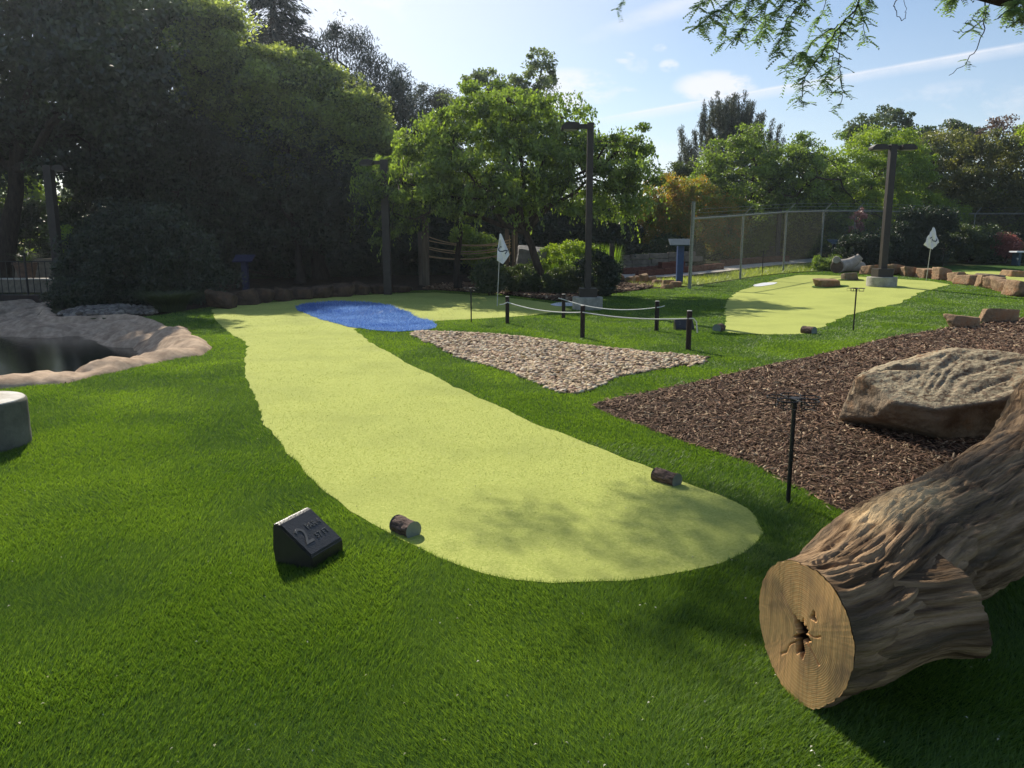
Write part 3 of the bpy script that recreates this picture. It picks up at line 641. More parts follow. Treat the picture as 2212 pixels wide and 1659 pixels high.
    wv = N.new('ShaderNodeTexWave'); wv.wave_type = 'RINGS'; wv.rings_direction = 'Z'; wv.inputs['Scale'].default_value = 22; wv.inputs['Distortion'].default_value = 1.2; wv.inputs['Detail'].default_value = 3; wv.inputs['Detail Scale'].default_value = 1.5; L.new(mp.outputs[0], wv.inputs[0])
    m1 = N.new('ShaderNodeMix'); m1.data_type = 'RGBA'; L.new(wv.outputs['Fac'], m1.inputs[0]); m1.inputs[6].default_value = lin(232, 172, 108); m1.inputs[7].default_value = lin(242, 192, 130)
    nz = N.new('ShaderNodeTexNoise'); nz.inputs['Scale'].default_value = 7; nz.inputs['Detail'].default_value = 6; L.new(at.outputs['Vector'], nz.inputs['Vector'])
    rp = N.new('ShaderNodeMapRange'); rp.inputs[1].default_value = .45; rp.inputs[2].default_value = .70; L.new(nz.outputs['Fac'], rp.inputs[0])
    m2 = N.new('ShaderNodeMix'); m2.data_type = 'RGBA'; L.new(rp.outputs[0], m2.inputs[0]); L.new(m1.outputs[2], m2.inputs[6]); m2.inputs[7].default_value = lin(178, 138, 100)
    # saw streaks
    mp2 = N.new('ShaderNodeMapping'); mp2.inputs['Scale'].default_value = (60, 3, 1); mp2.inputs['Rotation'].default_value = (0, 0, R(-8)); L.new(at.outputs['Vector'], mp2.inputs[0])
    n2 = N.new('ShaderNodeTexNoise'); n2.inputs['Scale'].default_value = 1; n2.inputs['Detail'].default_value = 4; L.new(mp2.outputs[0], n2.inputs['Vector'])
    rp2 = N.new('ShaderNodeMapRange'); rp2.inputs[1].default_value = .50; rp2.inputs[2].default_value = .75; rp2.inputs[4].default_value = .55; L.new(n2.outputs['Fac'], rp2.inputs[0])
    m3 = N.new('ShaderNodeMix'); m3.data_type = 'RGBA'; L.new(rp2.outputs[0], m3.inputs[0]); L.new(m2.outputs[2], m3.inputs[6]); m3.inputs[7].default_value = lin(146, 108, 72)
    # darker brown with depth, in the hollow and the cracks
    sp = N.new('ShaderNodeSeparateXYZ'); L.new(at.outputs['Vector'], sp.inputs[0]); rp3 = N.new('ShaderNodeMapRange'); rp3.inputs[1].default_value = .006; rp3.inputs[2].default_value = .03; L.new(sp.outputs[2], rp3.inputs[0])
    m4 = N.new('ShaderNodeMix'); m4.data_type = 'RGBA'; L.new(rp3.outputs[0], m4.inputs[0]); L.new(m3.outputs[2], m4.inputs[6]); m4.inputs[7].default_value = lin(58, 36, 24)
    L.new(m4.outputs[2], bs.inputs['Base Color'])
    bp = N.new('ShaderNodeBump'); bp.inputs['Strength'].default_value = .35; bp.inputs['Distance'].default_value = .004; L.new(n2.outputs['Fac'], bp.inputs['Height']); L.new(bp.outputs[0], bs.inputs['Normal'])
    link('sawn_face', np_mesh('sawn_face', VF-np.array(base), FF, smooth=True, pattr=QF), root, m)
log()

# concrete footing at the left edge
def footing_mesh(r_, h):
    return [(r_*.995, -.08), (r_, 0), (r_*1.003, h*.3), (r_*.997, h*.32), (r_*1.002, h*.63), (r_*.998, h*.65), (r_, h-.03), (r_*.985, h-.008), (r_*.95, h)]
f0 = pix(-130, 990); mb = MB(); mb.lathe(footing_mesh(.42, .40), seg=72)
o = mb.build('concrete_footing', [mat('shade_dark_concrete', lin(92, 92, 80), lin(128, 126, 112), 3, .95, .5, 30, c3=lin(70, 72, 62), s3=1.6, t3=(.45, .7))], smooth=True, ang=50); o.location = (f0.x, f0.y+.35, -.02)  # side colour darkened to carry the shade on it
mb = MB(); mb.lathe([(.412, .372), (.414, .385), (.40, .403), (.2, .406)], seg=72); mb.build('pale_rim', [mat('pale_concrete', lin(180, 172, 158), lin(214, 210, 202), 7, .9, .6, 30)], o, True, 50)  # paler disk of the same concrete, coloured for the light on top
tag(o, 'round concrete footing with pale rim on the near lawn', 'footing')

# hole signs
def text_mesh(body, size, depth=.003, sx=1.):
    cu = bpy.data.curves.new('t', 'FONT'); cu.body = body; cu.size = size; cu.extrude = depth/2; cu.align_x = 'CENTER'; cu.align_y = 'CENTER'; cu.bevel_depth = 0.0004
    ob = bpy.data.objects.new('t', cu); COL.objects.link(ob); dg = bpy.context.evaluated_depsgraph_get(); me = bpy.data.meshes.new_from_object(ob.evaluated_get(dg)); bpy.data.objects.remove(ob)
    me.materials.clear(); return me
def sign(loc, az, W, D, H, H0, texts, label):
    """wedge: local +x along the ridge, slope faces -y"""
    root = empty('hole_sign', loc, label, 'sign', 'hole number signs'); root.rotation_euler.z = az
    mb = MB(); c = .028; w2 = W/2; b = .006
    prof = [(-D/2, -.01), (-D/2-.004, H0*.5), (-D/2, H0), (D/2-c, H), (D/2-.004, H), (D/2+.004, H-.01), (D/2+.012, H*.4), (D/2, -.01)]
    V = [(-w2, y_, z_) for y_, z_ in prof]+[(w2, y_, z_) for y_, z_ in prof]; n = len(prof)
    F = [tuple(range(n)), tuple(range(2*n-1, n-1, -1))]+[(i+n, (i+1) % n+n, (i+1) % n, i) for i in range(n)]
    bm = bmesh.new(); vs = [bm.verts.new(v) for v in V]; [bm.faces.new([vs[i] for i in f]) for f in F]; bmesh.ops.recalc_face_normals(bm, faces=bm.faces)
    bmesh.ops.bevel(bm, geom=bm.edges[:], offset=.005, segments=2, affect='EDGES'); me = bpy.data.meshes.new('body'); bm.to_mesh(me); bm.free(); me.shade_smooth(); me.set_sharp_from_angle(angle=R(50))
    link('body', me, root, M_signd)
    sl = Vector((0, D-c, H-H0)); Ls = sl.length; sl.normalize(); nr = Vector((0, -sl.z, sl.y)); mid = Vector((0, (-D/2+D/2-c)/2, (H0+H)/2))
    M = Matrix((Vector((1, 0, 0)), sl, nr)).transposed().to_4x4(); M.translation = mid+nr*.0015
    mb = MB(); mb.box((0, 0, 0), (W*.93, Ls*.93, .005), bev=.002); p = mb.build('face_plate', [M_signd], root); p.matrix_local = M
    for body, x_, y_, s_ in texts:
        t = link('lettering', text_mesh(body, s_, .004), root, M_letter); m2 = M.copy(); m2.translation = mid+nr*.0045+Vector((1, 0, 0))*x_*W+sl*y_*Ls; t.matrix_local = m2
    return root
A_ = atY(601, 1141, 3.70); 
sp = (pix(671, 1236).xy+pix(610, 1208).xy)/2
c2 = pix(672, 1195); sign((-1.055, 3.79, 0), R(68), .27, .225, .215, .07, [('2', -.24, -.04, .15), ('PAR 4', .19, .13, .046), ('57 FT', .19, -.15, .046)], 'black wedge sign embossed with hole number 2 on the near lawn')
p = pix(1478, 714); sign((p.x+.02, p.y+.12, p.z), R(0), .36, .22, .20, .04, [('3', -.25, .02, .13), ('PAR 3', .18, .14, .05), ('60 FT', .18, -.14, .05)][:1], 'dark wedge sign with hole number 3 behind a rope post')

# split-log tee markers
def tee_log(p, az, L_, r_, label):
    root = empty('tee_marker', p, label, 'tee marker', 'small sawn log tee markers'); root.rotation_euler.z = az
    n, s_ = 40, 64; th = np.linspace(0, 2*math.pi, s_, endpoint=False); V = []; Q = []
    for i in range(n):
        xx = -L_/2+L_*i/(n-1); yv = np.cos(th)*r_; zv = np.maximum(np.sin(th)*r_, -r_*.62)
        q = np.c_[np.full(s_, xx), yv, zv]; d = -.008*np.clip((np.abs(2*vnoise(q*np.array([22, 70, 70])+9, 3)-1)*-1+.6)/.6, 0, 1)
        nn = np.c_[np.zeros(s_), np.cos(th), np.sin(th)]; V.append(q+nn*d[:, None]); Q.append(q)
    V = np.array(V).reshape(-1, 3)+[0, 0, r_*.62]; ii = (np.arange(n-1)[:, None]*s_+np.arange(s_)[None]); jj = (np.arange(n-1)[:, None]*s_+(np.arange(s_)[None]+1) % s_)
    link('bark', np_mesh('bark', V, np.stack([ii, jj, jj+s_, ii+s_], -1).reshape(-1, 4)[:, ::-1], smooth=True, pattr=np.array(Q).reshape(-1, 3)), root, M_teebark)
    for e in (-1, 1):
        mb = MB(); ring = [(e*(L_/2+.001), math.cos(t)*r_*.985, max(math.sin(t)*r_*.985, -r_*.62)+r_*.62) for t in th]; mb.add(ring, [tuple(range(s_)) if e > 0 else tuple(range(s_-1, -1, -1))]); mb.build('cut_end', [M_greycut], root)
    return root
M_teebark = mat('tee_bark', lin(62, 48, 42), lin(120, 98, 88), 40, .9, 1., 90, coord='q', stretch=(.4, 1.4, 1.4), bdist=.01)
M_greycut = mat('grey_painted_end', lin(118, 126, 120), lin(130, 138, 132), 12, .7)
a = pix(903, 1165); b = pix(850, 1142); p = pix(878, 1157)
tee_log((p.x-.01, p.y+.03, .005), math.atan2(-(b-a).y, -(b-a).x), (.155), .054, 'short bark log marker beside the number 2 sign')
a = pix(1470, 1052); b = pix(1412, 1034); p = pix(1441, 1046)
tee_log((p.x, p.y+.03, .005), math.atan2(-(b-a).y, -(b-a).x), .19, .052, 'short bark log marker on the right edge of the near green')
p = pix(1556, 716); tee_log((p.x, p.y+.1, p.z), R(-125), .24, .085, 'tiny log marker at the left front of the far green')
p = pix(1751, 722); tee_log((p.x, p.y+.1, p.z), R(-58), .24, .085, 'tiny log marker at the right front of the far green')

# ring-topped cup holder stands
def cup_stand(p, H, label, tilt=0.):
    root = empty('cup_holder_stand', p, label, 'drink stand', 'ring-topped drink holder stands'); root.rotation_euler = (0, tilt, 0)
    mb = MB(); mb.tube([(0, 0, -.05), (0, 0, H)], .0135, 12); mb.build('pole', [M_black], root, True)
    mb = MB(); mb.tube([(0, 0, H-.005), (0, 0, H+.012)], .032, 20); mb.build('hub', [M_black], root, True)
    for k in range(5):
        an = 2*math.pi*k/5+.2; c = Vector((.105*math.cos(an), .105*math.sin(an), H+.01)); mb = MB(); rr_ = .06
        mb.tube([c+Vector((rr_*math.cos(t), rr_*math.sin(t), 0)) for t in np.linspace(0, 2*math.pi, 25)], .0036, 6)
        for ph in (0, math.pi/2):
            u_ = Vector((math.cos(ph+an), math.sin(ph+an), 0))*rr_*.97; mb.tube([c+u_, c+u_-Vector((0, 0, .052)), c-u_-Vector((0, 0, .052)), c-u_], .003, 6)
        mb.build('cup_ring', [M_black], root, True)
    return root
p = pix(1702, 1086); cup_stand(p, .665, 'black ringed drink stand on the grass by the mulch bed')
p = pix(1843, 715); cup_stand(p, .80, 'slim drink stand in front of the far green')
p = pix(1018, 697); cup_stand(p, .72, 'slim drink stand left of the rope barrier')
p = pix(1646, 598); cup_stand(p, 1.0, 'thin drink stand against the chain link fence')
p = gY(2035, 33); cup_stand(p, .9, 'faint drink stand in shade beyond the stone edging')

# rope barrier
POSTS = [((1096, 699), 641), ((1258, 730), 660.5), ((1486.5, 756), 672), ((1217, 687.5), 636), ((1418, 715), 651)]
labs = ['dark rope post at the left end of the front rope', 'dark rope post in the middle of the front rope', 'dark rope post at the right end nearest the gravel', 'dark rope post in front of the lamp footing', 'dark rope post at the right end of the rear rope']
hooks = []
for (b, ty), lb in zip(POSTS, labs):
    p = pix(*b); H = atY(b[0], ty, p.y).z-p.z
    root = empty('rope_post', p, lb, 'post', 'dark rope barrier posts')
    mb = MB(); mb.tube([(0, 0, -.05), (0, 0, H*.6), (0, 0, H)], .041, 20); mb.build('post_shaft', [M_post], root, True)
    mb = MB(); mb.lathe([(.041, 0), (.042, .004), (.036, .01)], (0, 0, H), 20); mb.build('cap', [M_cap], root, True)
    hooks.append(p+Vector((0, 0, H-.11)))
def sag(a, b, d, n=18): return [a.lerp(b, t)-Vector((0, 0, 4*d*t*(1-t))) for t in np.linspace(0, 1, n)]
off = Vector((0, -.045, 0))
mb = MB(); h = [q+off for q in hooks]
mb.tube([h[0]+Vector((-.16, -.03, -.05)), h[0]+Vector((-.08, -.03, -.04)), h[0]]+sag(h[0], h[1], .07)+sag(h[1], h[2], .05)[1:]+[h[2]+Vector((.05, .0, 0)), h[2]+Vector((.10, 0, -.05)), h[2]+Vector((.11, 0, -.14)), h[2]+Vector((.12, 0, -.22))], .0095, 8)
tag(mb.build('barrier_rope', [M_rope], None, True), 'white rope strung along the three front posts', 'rope', 'white barrier ropes')
mb = MB(); mb.tube([h[3]+Vector((-.12, 0, .03)), h[3]]+sag(h[3], h[4], .12)[1:]+[h[4]+Vector((.07, 0, .01)), h[4]+Vector((.13, 0, .03))], .0095, 8)
tag(mb.build('barrier_rope', [M_rope], None, True), 'white rope sagging between the two rear posts', 'rope', 'white barrier ropes')

# flags
def flag(base, topY, pole_top, outline, glyph, label, rip=1.):
    p = pix(*base); Y = p.y; top = atY(pole_top[0], pole_top[1], Y)
    root = empty('golf_flag', p, label, 'golf flag', 'white golf flags on poles')
    mb = MB(); mb.tube([Vector((0, 0, -.1)), (top-p)], .011, 10); mb.build('pole', [M_pole], root, True)
    P = np.array([[atY(a, b, Y).x-p.x, atY(a, b, Y).z-p.z] for a, b in outline]); n = len(P); D = []
    for i in range(n):
        for k in range(6): D.append(P[i]*(1-k/6)+P[(i+1) % n]*k/6)
    D = np.array(D); x0, z0 = D.min(0); x1, z1 = D.max(0); gx, gz_ = np.meshgrid(np.arange(x0, x1, .022), np.arange(z0, z1, .022)); gx = gx.ravel(); gz_ = gz_.ravel(); k = inside(D, gx, gz_); gx = gx[k]; gz_ = gz_[k]; k = dist(D, gx, gz_) > .008; gx = gx[k]; gz_ = gz_[k]
    r_ = geometry.delaunay_2d_cdt([Vector(q) for q in D]+[Vector(q) for q in zip(gx, gz_)], [], [list(range(len(D)))], 1, 1e-6)
    V = np.array([(v.x, v.y) for v in r_[0]])
    rf = lambda X, Z: -.018+.025*rip*np.sin((X-x0)*38+(Z-z0)*9)*np.clip((z1-Z)/.25, 0, 1)+.015*np.sin((X-x0)*17-(Z-z0)*12)
    yy_ = rf(V[:, 0], V[:, 1]); me = bpy.data.meshes.new('cloth'); me.from_pydata(np.c_[V[:, 0], yy_, V[:, 1]].tolist(), [], [list(f) for f in r_[2]]); me.shade_smooth()
    c = link('cloth', me, root, M_white); md = c.modifiers.new('s', 'SOLIDIFY'); md.thickness = .003
    for gl, wpx in glyph:
        mb = MB(); pts = []
        for a, b in gl: q = atY(a, b, Y); X, Z = q.x-p.x, q.z-p.z; pts.append((X, float(rf(X, Z))-.006, Z))
        # flat painted stroke
        pv = [Vector(q) for q in pts]; V_ = []; 
        for i, q in enumerate(pv):
            t = (pv[min(i+1, len(pv)-1)]-pv[max(i-1, 0)]); t.y = 0; t.normalize(); nn = Vector((-t.z, 0, t.x))*wpx*Y/FP/2; V_ += [q-nn, q+nn]
        mb.add(V_, [(2*i, 2*i+1, 2*i+3, 2*i+2) for i in range(len(pv)-1)]); mb.build('number', [M_num], root)
def dens(g, n=3):
    out = []
    for i in range(len(g)-1):
        for k in range(n): out.append((g[i][0]*(1-k/n)+g[i+1][0]*k/n, g[i][1]*(1-k/n)+g[i+1][1]*k/n))
    return out+[g[-1]]
flag((1073.5, 661.5), 0, (1081, 504), [(1079.4, 504.8), (1083, 505.4), (1090, 522), (1096.8, 538.3), (1101, 550), (1094, 561), (1086.4, 570.7), (1080, 567), (1073.4, 562.6), (1074, 545), (1077, 524.5)],
     [(dens([(1083.5, 533.6), (1080.5, 533.2), (1077.8, 536), (1077.2, 540.5), (1079.8, 543), (1086, 543), (1091, 541), (1096, 541.4), (1093.5, 545), (1091, 548.6)]), 2.4)], 'white flag with a twisted number 2 on the near green pole')
flag((2000.5, 606.5), 0, (2016.5, 490), [(2014.6, 491.5), (2018.3, 491.5), (2023, 507), (2027.8, 524), (2020, 532), (2012.5, 539), (2010, 537.6), (2002, 534), (1994.8, 529), (2003, 512), (2013, 496)],
     [(dens([(2023.2, 515.6), (2023, 519), (2019.4, 521.4), (2016, 520), (2014.4, 516)]), 2.6), (dens([(2013.5, 515.5), (2011.6, 512.6), (2009.6, 513.4), (2006.8, 515)]), 1.8)], 'white flag with a folded number 3 on the far green pole')
# sand patches and turf collars
def patch(name, pts, dz, m, label=None, cat=None, kind='structure'): return sheet(name, poly(pts, .15), dz, m, .3, label, cat, kind)
patch('white_sand_patch', [(1627, 616), (1650, 611), (1682, 610.5), (1672, 615), (1640, 620), (1628, 620)], .016, M_sand)
patch('white_sand_patch', [(1186, 659), (1205, 654), (1243, 655), (1243, 662), (1205, 663)], .016, M_sand)
pc1 = poly([(1745+5, 621), (1760, 617), (1795, 616), (1835, 617), (1837, 620), (1800, 623.5), (1760, 624)], .2); pc2 = poly([(1800, 606), (1830, 603), (1868, 604.5), (1866, 607.5), (1830, 607.5)], .2)
sheet('turf_collar', pc1, .022, M_lawn, .4); sheet('turf_collar', pc2, .022, M_lawn, .4)

# lamp posts
def lamp(p, H, heads, label, foot=None, plinth=.42, pw=.15, ph=.38, arm=.35, tophat=False, group='bronze lamp posts'):
    root = empty('lamp_post', p, label, 'lamp post', group); z0 = 0
    if foot: fr, fh = foot; mb = MB(); mb.lathe(footing_mesh(fr, fh), seg=48); mb.build('concrete_footing', [M_conc], root, True, 50); z0 = fh
    if ph: mb = MB(); mb.box((0, 0, z0+ph/2+.001), (plinth, plinth, ph), bev=.012); mb.build('base_cover', [M_bronze], root)
    mb = MB(); mb.box((0, 0, (H+z0)/2), (pw, pw, H-z0), bev=.01); mb.build('pole', [M_bronze], root)
    for s_, hl in heads:
        hd = MB(); a_ = MB(); a_.box((s_*(pw/2+arm/2-.005), 0, H-.09), (arm, pw*.55, .11), bev=.01)
        if s_: a_.build('arm', [M_bronze], root)
        x0 = s_*(pw/2+arm-.02); x1 = s_*(pw/2+arm+hl)
        prof = [(x0, H-.16), (x0, H-.02), (x0+(x1-x0)*.3, H), (x0+(x1-x0)*.75, H-.005), (x1, H-.10), (x1, H-.17)]
        V = []; 
        for yy_ in (-.17, .17): V += [(a, yy_, b) for a, b in prof]
        n = len(prof); F = [tuple(range(n)), tuple(range(2*n-1, n-1, -1))]+[(i+n, (i+1) % n+n, (i+1) % n, i) for i in range(n)]
        bm = bmesh.new(); vs = [bm.verts.new(v) for v in V]; [bm.faces.new([vs[i] for i in f]) for f in F]; bmesh.ops.recalc_face_normals(bm, faces=bm.faces); bmesh.ops.bevel(bm, geom=bm.edges[:], offset=.012, segments=2, affect='EDGES')
        me = bpy.data.meshes.new('lamp_head'); bm.to_mesh(me); bm.free(); hdo = link('lamp_head', me, root, M_bronze)
        g = MB(); g.box(((x0+x1)/2, 0, H-.178), (abs(x1-x0)*.72, .26, .014), bev=.004); g.build('lens', [M_lens], hdo)
    return root
M_lens = mat('lamp_lens', lin(150, 150, 140), lin(160, 160, 150), 5, .3)
p = pix(1272, 671); p.y += .38; p.z = tz(p.x, p.y); Hc = atY(1276, 265, p.y).z-p.z
lamp(p, Hc, [(-1, .42)], 'tall lamp post on a concrete drum by the rope barrier', (.385, .32), .44, .155, .22, .22)
p = pix(1918, 620.5); p.y += .45; p.z = tz(p.x, p.y); Hr = atY(1937, 312, p.y).z-p.z
lamp(p, Hr, [(-1, .45), (1, .45)], 'lamp post with two heads on a concrete drum on the far green', (.46, .30), .5, .2, .26, .16)
p = gY(838, 25.6); lamp(p, atY(824, 345, 25.6).z-p.z, [(-1, .42)], 'shaded lamp post at the left of the spreading tree', None, .4, .24, 0, .25)
p = gY(133, 24.5); lamp(p, atY(112, 357, 24.5).z-p.z, [(1, .35)], 'dark lamp post beside the pond bushes', None, .4, .24, 0, .1)
p = gY(1678, 41); lamp(p, atY(1678, 384, 41).z-p.z, [(-1, .5)], 'distant lamp post among the trees behind the fence', None, .4, .2, 0, .35)

# chain link fence
def fence():
    t0 = Vector((6.35, 27.7)); root = empty('chain_link_fence', (t0.x, t0.y, tz(*t0)), 'tall galvanised chain link fence with barbed wire arms', 'fence'); base = Vector(root.location)
    Hh = 2.45; P = [t0+Vector((1, 1))*2.55*k for k in range(8)]; P.append(P[-1]+Vector((3.2, 1.0)));
    while P[-1].x < 45: P.append(P[-1]+Vector((3.2, -.15)))
    g = lambda q: Vector((q.x, q.y, tz(q.x, q.y)))-base
    mb = MB(); a = g(P[0]); mb.tube([a+Vector((0, 0, -.1)), a+Vector((.03, 0, 3.05))], .065, 12); mb.build('terminal_post', [M_galv], root, True)
    for q in P[1:]:
        mb = MB(); a = g(q); mb.tube([a+Vector((0, 0, -.1)), a+Vector((0, 0, Hh))], .042, 10); e = mb.build('line_post', [M_galv], root, True)
        mb = MB(); mb.tube([a+Vector((0, 0, Hh-.02)), a+Vector((.30, -.10, Hh+.36))], .024, 6); mb.build('barb_arm', [M_galv], e, True)
    mb = MB(); mb.tube([g(q)+Vector((0, 0, Hh)) for q in P], .034, 8, caps=True); mb.build('top_rail', [M_galv], root, True)
    mb = MB()
    for t in (.25, .6, .95): mb.tube([g(q)+Vector((.30*t, -.1*t, Hh+.38*t-.02)) for q in P], .006, 4)
    mb.build('barbed_wire', [M_galv], root)
    # woven mesh: two families of slanting wires
    V = []; F = []; cum = [0]
    for i in range(len(P)-1): cum.append(cum[-1]+(P[i+1]-P[i]).length)
    cum = np.array(cum); PX = np.array([p.x for p in P]); PY = np.array([p.y for p in P]); Tt = cum[-1]; st = .075; wv = .0010
    for sg in (1, -1):
        for s0 in np.arange(-Hh, Tt+Hh, st):
            a0, a1 = (s0, s0+Hh) if sg > 0 else (s0+Hh, s0)
            zz = np.linspace(0, Hh, 9); ss = a0+(a1-a0)*zz/Hh; k = (ss >= 0) & (ss <= Tt)
            if k.sum() < 2: continue
            ss = ss[k]; zz = zz[k]; X = np.interp(ss, cum, PX); Y_ = np.interp(ss, cum, PY); Z = terr(X, Y_)+zz+.02
            n0 = len(V); m_ = len(ss); o2 = [(0, -wv, wv), (wv, wv, 0), (-wv, wv, 0)]
            for x_, y_, z_ in zip(X, Y_, Z):
                for dx, dy, dz in ((wv, -wv, .002), (-wv, wv, .002), (0, 0, -wv*1.6)): V.append((x_+dx, y_+dy+.006*sg, z_+dz))
            for i in range(m_-1):
                for j in range(3): a_ = n0+i*3+j; b_ = n0+i*3+(j+1) % 3; F.append((a_, b_, b_+3, a_+3))
    V = np.array(V)-np.array(base); link('wire_mesh', np_mesh('wire_mesh', V, F), root, M_wire)
M_wire = mat('mesh_wire', lin(112, 110, 98), lin(134, 132, 118), 20, .6)
fence()

# ------------------------------------------------------------------ stone edgings
def edging(items, group, m, what):
    for i, (px, py, w_, h_, dep, lb, tl) in enumerate(items):
        rock(px, py, w_, h_, dep, 40+i*7+len(items), lb, group, rz=R(random.uniform(-14, 14)), m=m, tilt=(R(random.uniform(-6, 6)), R(tl)))
# left wall behind the near green (in shade)
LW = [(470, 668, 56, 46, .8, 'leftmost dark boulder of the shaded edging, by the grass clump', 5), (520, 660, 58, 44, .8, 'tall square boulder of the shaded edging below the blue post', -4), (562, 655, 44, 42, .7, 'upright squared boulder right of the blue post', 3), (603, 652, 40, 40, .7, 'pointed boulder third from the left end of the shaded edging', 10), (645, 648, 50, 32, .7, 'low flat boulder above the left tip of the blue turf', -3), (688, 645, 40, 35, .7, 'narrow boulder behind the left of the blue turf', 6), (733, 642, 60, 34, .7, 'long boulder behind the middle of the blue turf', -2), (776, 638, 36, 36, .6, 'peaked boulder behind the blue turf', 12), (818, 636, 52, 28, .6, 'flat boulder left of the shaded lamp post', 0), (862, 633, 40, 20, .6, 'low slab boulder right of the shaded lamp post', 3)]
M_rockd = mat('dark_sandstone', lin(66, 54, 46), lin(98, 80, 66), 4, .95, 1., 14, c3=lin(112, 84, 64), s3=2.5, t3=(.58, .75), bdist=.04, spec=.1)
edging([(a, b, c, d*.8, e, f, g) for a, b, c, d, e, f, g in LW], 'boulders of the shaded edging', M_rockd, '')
# right wall by the far green: foot points
RW = [(1590, 603, 1, 1, 0, '', 0)]
RWL = [(1890-5, 594, 24, 22, .8, 'pale boulder left of the far lamp post', 4), (1935, 595, 44, 24, .8, 'brown boulder right behind the far lamp post', -6), (1970+6, 598, 40, 22, .9, 'square boulder left of the far flag pole', 2), (2020-4, 602, 44, 24, .9, 'broad boulder right of the far flag pole', -3), (2051, 606, 40, 25, .9, 'flat tan slab leaning in the far edging', 9), (2080, 610, 30, 22, .8, 'grey layered boulder of the far edging', -8), (2110, 617, 42, 26, .8, 'squared boulder with a pale left edge', 3), (2140, 622, 28, 28, .7, 'narrow upright boulder of the far edging', -4), (2160, 626, 28, 28, .7, 'brown cube-like boulder of the far edging', 5), (2185, 632, 34, 30, .8, 'pitted grey boulder near the right end', -6), (2218, 642, 44, 38, .9, 'large orange-tan boulder cut by the right edge', 10), (2262, 652, 44, 36, .9, 'boulder of the far edging beyond the right edge', 0)]
edging(RWL[:-1], 'boulders edging the far green', M_rock, '')
rock(2088, 710, 82, 30, .34, 301, 'low brown rock at the far edge of the mulch', 'rocks along the mulch edge', R(6), M_rock)
rock(2165, 697, 84, 32, .30, 333, 'blocky tan rock right of the low one on the mulch', 'rocks along the mulch edge', R(-4), M_rock, tilt=(0, R(-4)))
rock(1794, 621, 56, 19, .55, 317, 'flat-topped rock on a turf collar in the far green', 'rocks set in the far green', R(5), M_rock)
rock(1841, 606, 34, 17, .5, 325, 'smaller rock behind the flat-topped one in the far green', 'rocks set in the far green', R(-8), M_rock2, tilt=(0, R(-8)))
for i, (px, py, w_, h_, lb) in enumerate([(1338, 606, 26, 14, 'leftmost small rock of the pile by the path'), (1362, 609, 20, 12, 'second small rock of the pile by the path'), (1377, 611, 18, 16, 'dark rock beside the split red one'), (1393, 613, 16, 22, 'upright red rock of the pile'), (1408, 612, 22, 16, 'leaning red rock of the pile'), (1422, 615, 24, 11, 'flat rock right of the red pair'), (1443, 618, 26, 14, 'grey rock in the middle of the fence-end pile'), (1462, 620, 24, 13, 'rock next to the fence terminal post'), (1444, 624, 26, 10, 'lowest flat rock before the terminal post')]):
    rock(px, py, w_, h_, .35, 400+i*3, lb, 'small rocks piled near the fence end', R(i*37 % 40), M_rock)
rock(2155, 606, 44, 14, 1.2, 512, 'dark shaded boulder on the distant green', 'boulders on the distant green', 0, M_rock2)
rock(2206, 600, 26, 16, 1.2, 514, 'sunlit brown boulder at the right edge on the distant green', 'boulders on the distant green', 0, M_rock)
p = gY(1122, 29); o = link('boulder', rock_mesh(77, (1.5, 1, 1.7)), None, mat('pale_rock', lin(104, 104, 104), lin(134, 132, 130), 3, .9, .8, 12)); o.location = (p.x+.4, p.y, p.z+.9); tag(o, 'large pale rock behind the leaning trunk', 'rock')

# driftwood log at the back of the far green
def drift():
    p = pix(1838, 589); p.y += .4; s_ = p.y/FP
    root = empty('driftwood_log', p, 'forked grey driftwood log at the back of the far green', 'log'); X = lambda a: (a-1838)*s_; Z = lambda b: (589-b)*s_
    def lim(nm, pts, rad, m=M_drift):
        mb = MB(); 
        P = [Vector(q) for q in pts]; pp = []; rr_ = []
        for i in range(len(P)-1):
            for k in range(6):
                t = k/6; p0, p1, p2, p3 = P[max(i-1, 0)], P[i], P[i+1], P[min(i+2, len(P)-1)]
                pp.append(.5*((2*p1)+(-p0+p2)*t+(2*p0-5*p1+4*p2-p3)*t*t+(-p0+3*p1-3*p2+p3)*t**3)); rr_.append(rad[i]*(1-t)+rad[i+1]*t)
        pp.append(P[-1]); rr_.append(rad[-1]); mb.tube(pp, rr_, 20); return mb.build(nm, [m], root, True, 50)
    lim('trunk', [(X(1806), -.5, .24), (X(1822), 0, .26), (X(1842), .1, .32), (X(1858), .1, .50), (X(1866), .05, .66)], [.27, .27, .25, .19, .14])
    lim('branch_stub', [(X(1838), .3, .26), (X(1856), .25, .22), (X(1872), .2, .24), (X(1880), .15, .22)], [.2, .2, .2, .1])
    lim('branch_stub', [(X(1812), -.2, .30), (X(1806), -.4, .48), (X(1802), -.55, .52)], [.2, .17, .13])
    mb = MB(); mb.tube([(X(1806)-.02, -.53, .24), (X(1806)-.03, -.55, .24)], [.24, .22], 20); mb.build('cut_end', [M_terra], root, True)
drift()

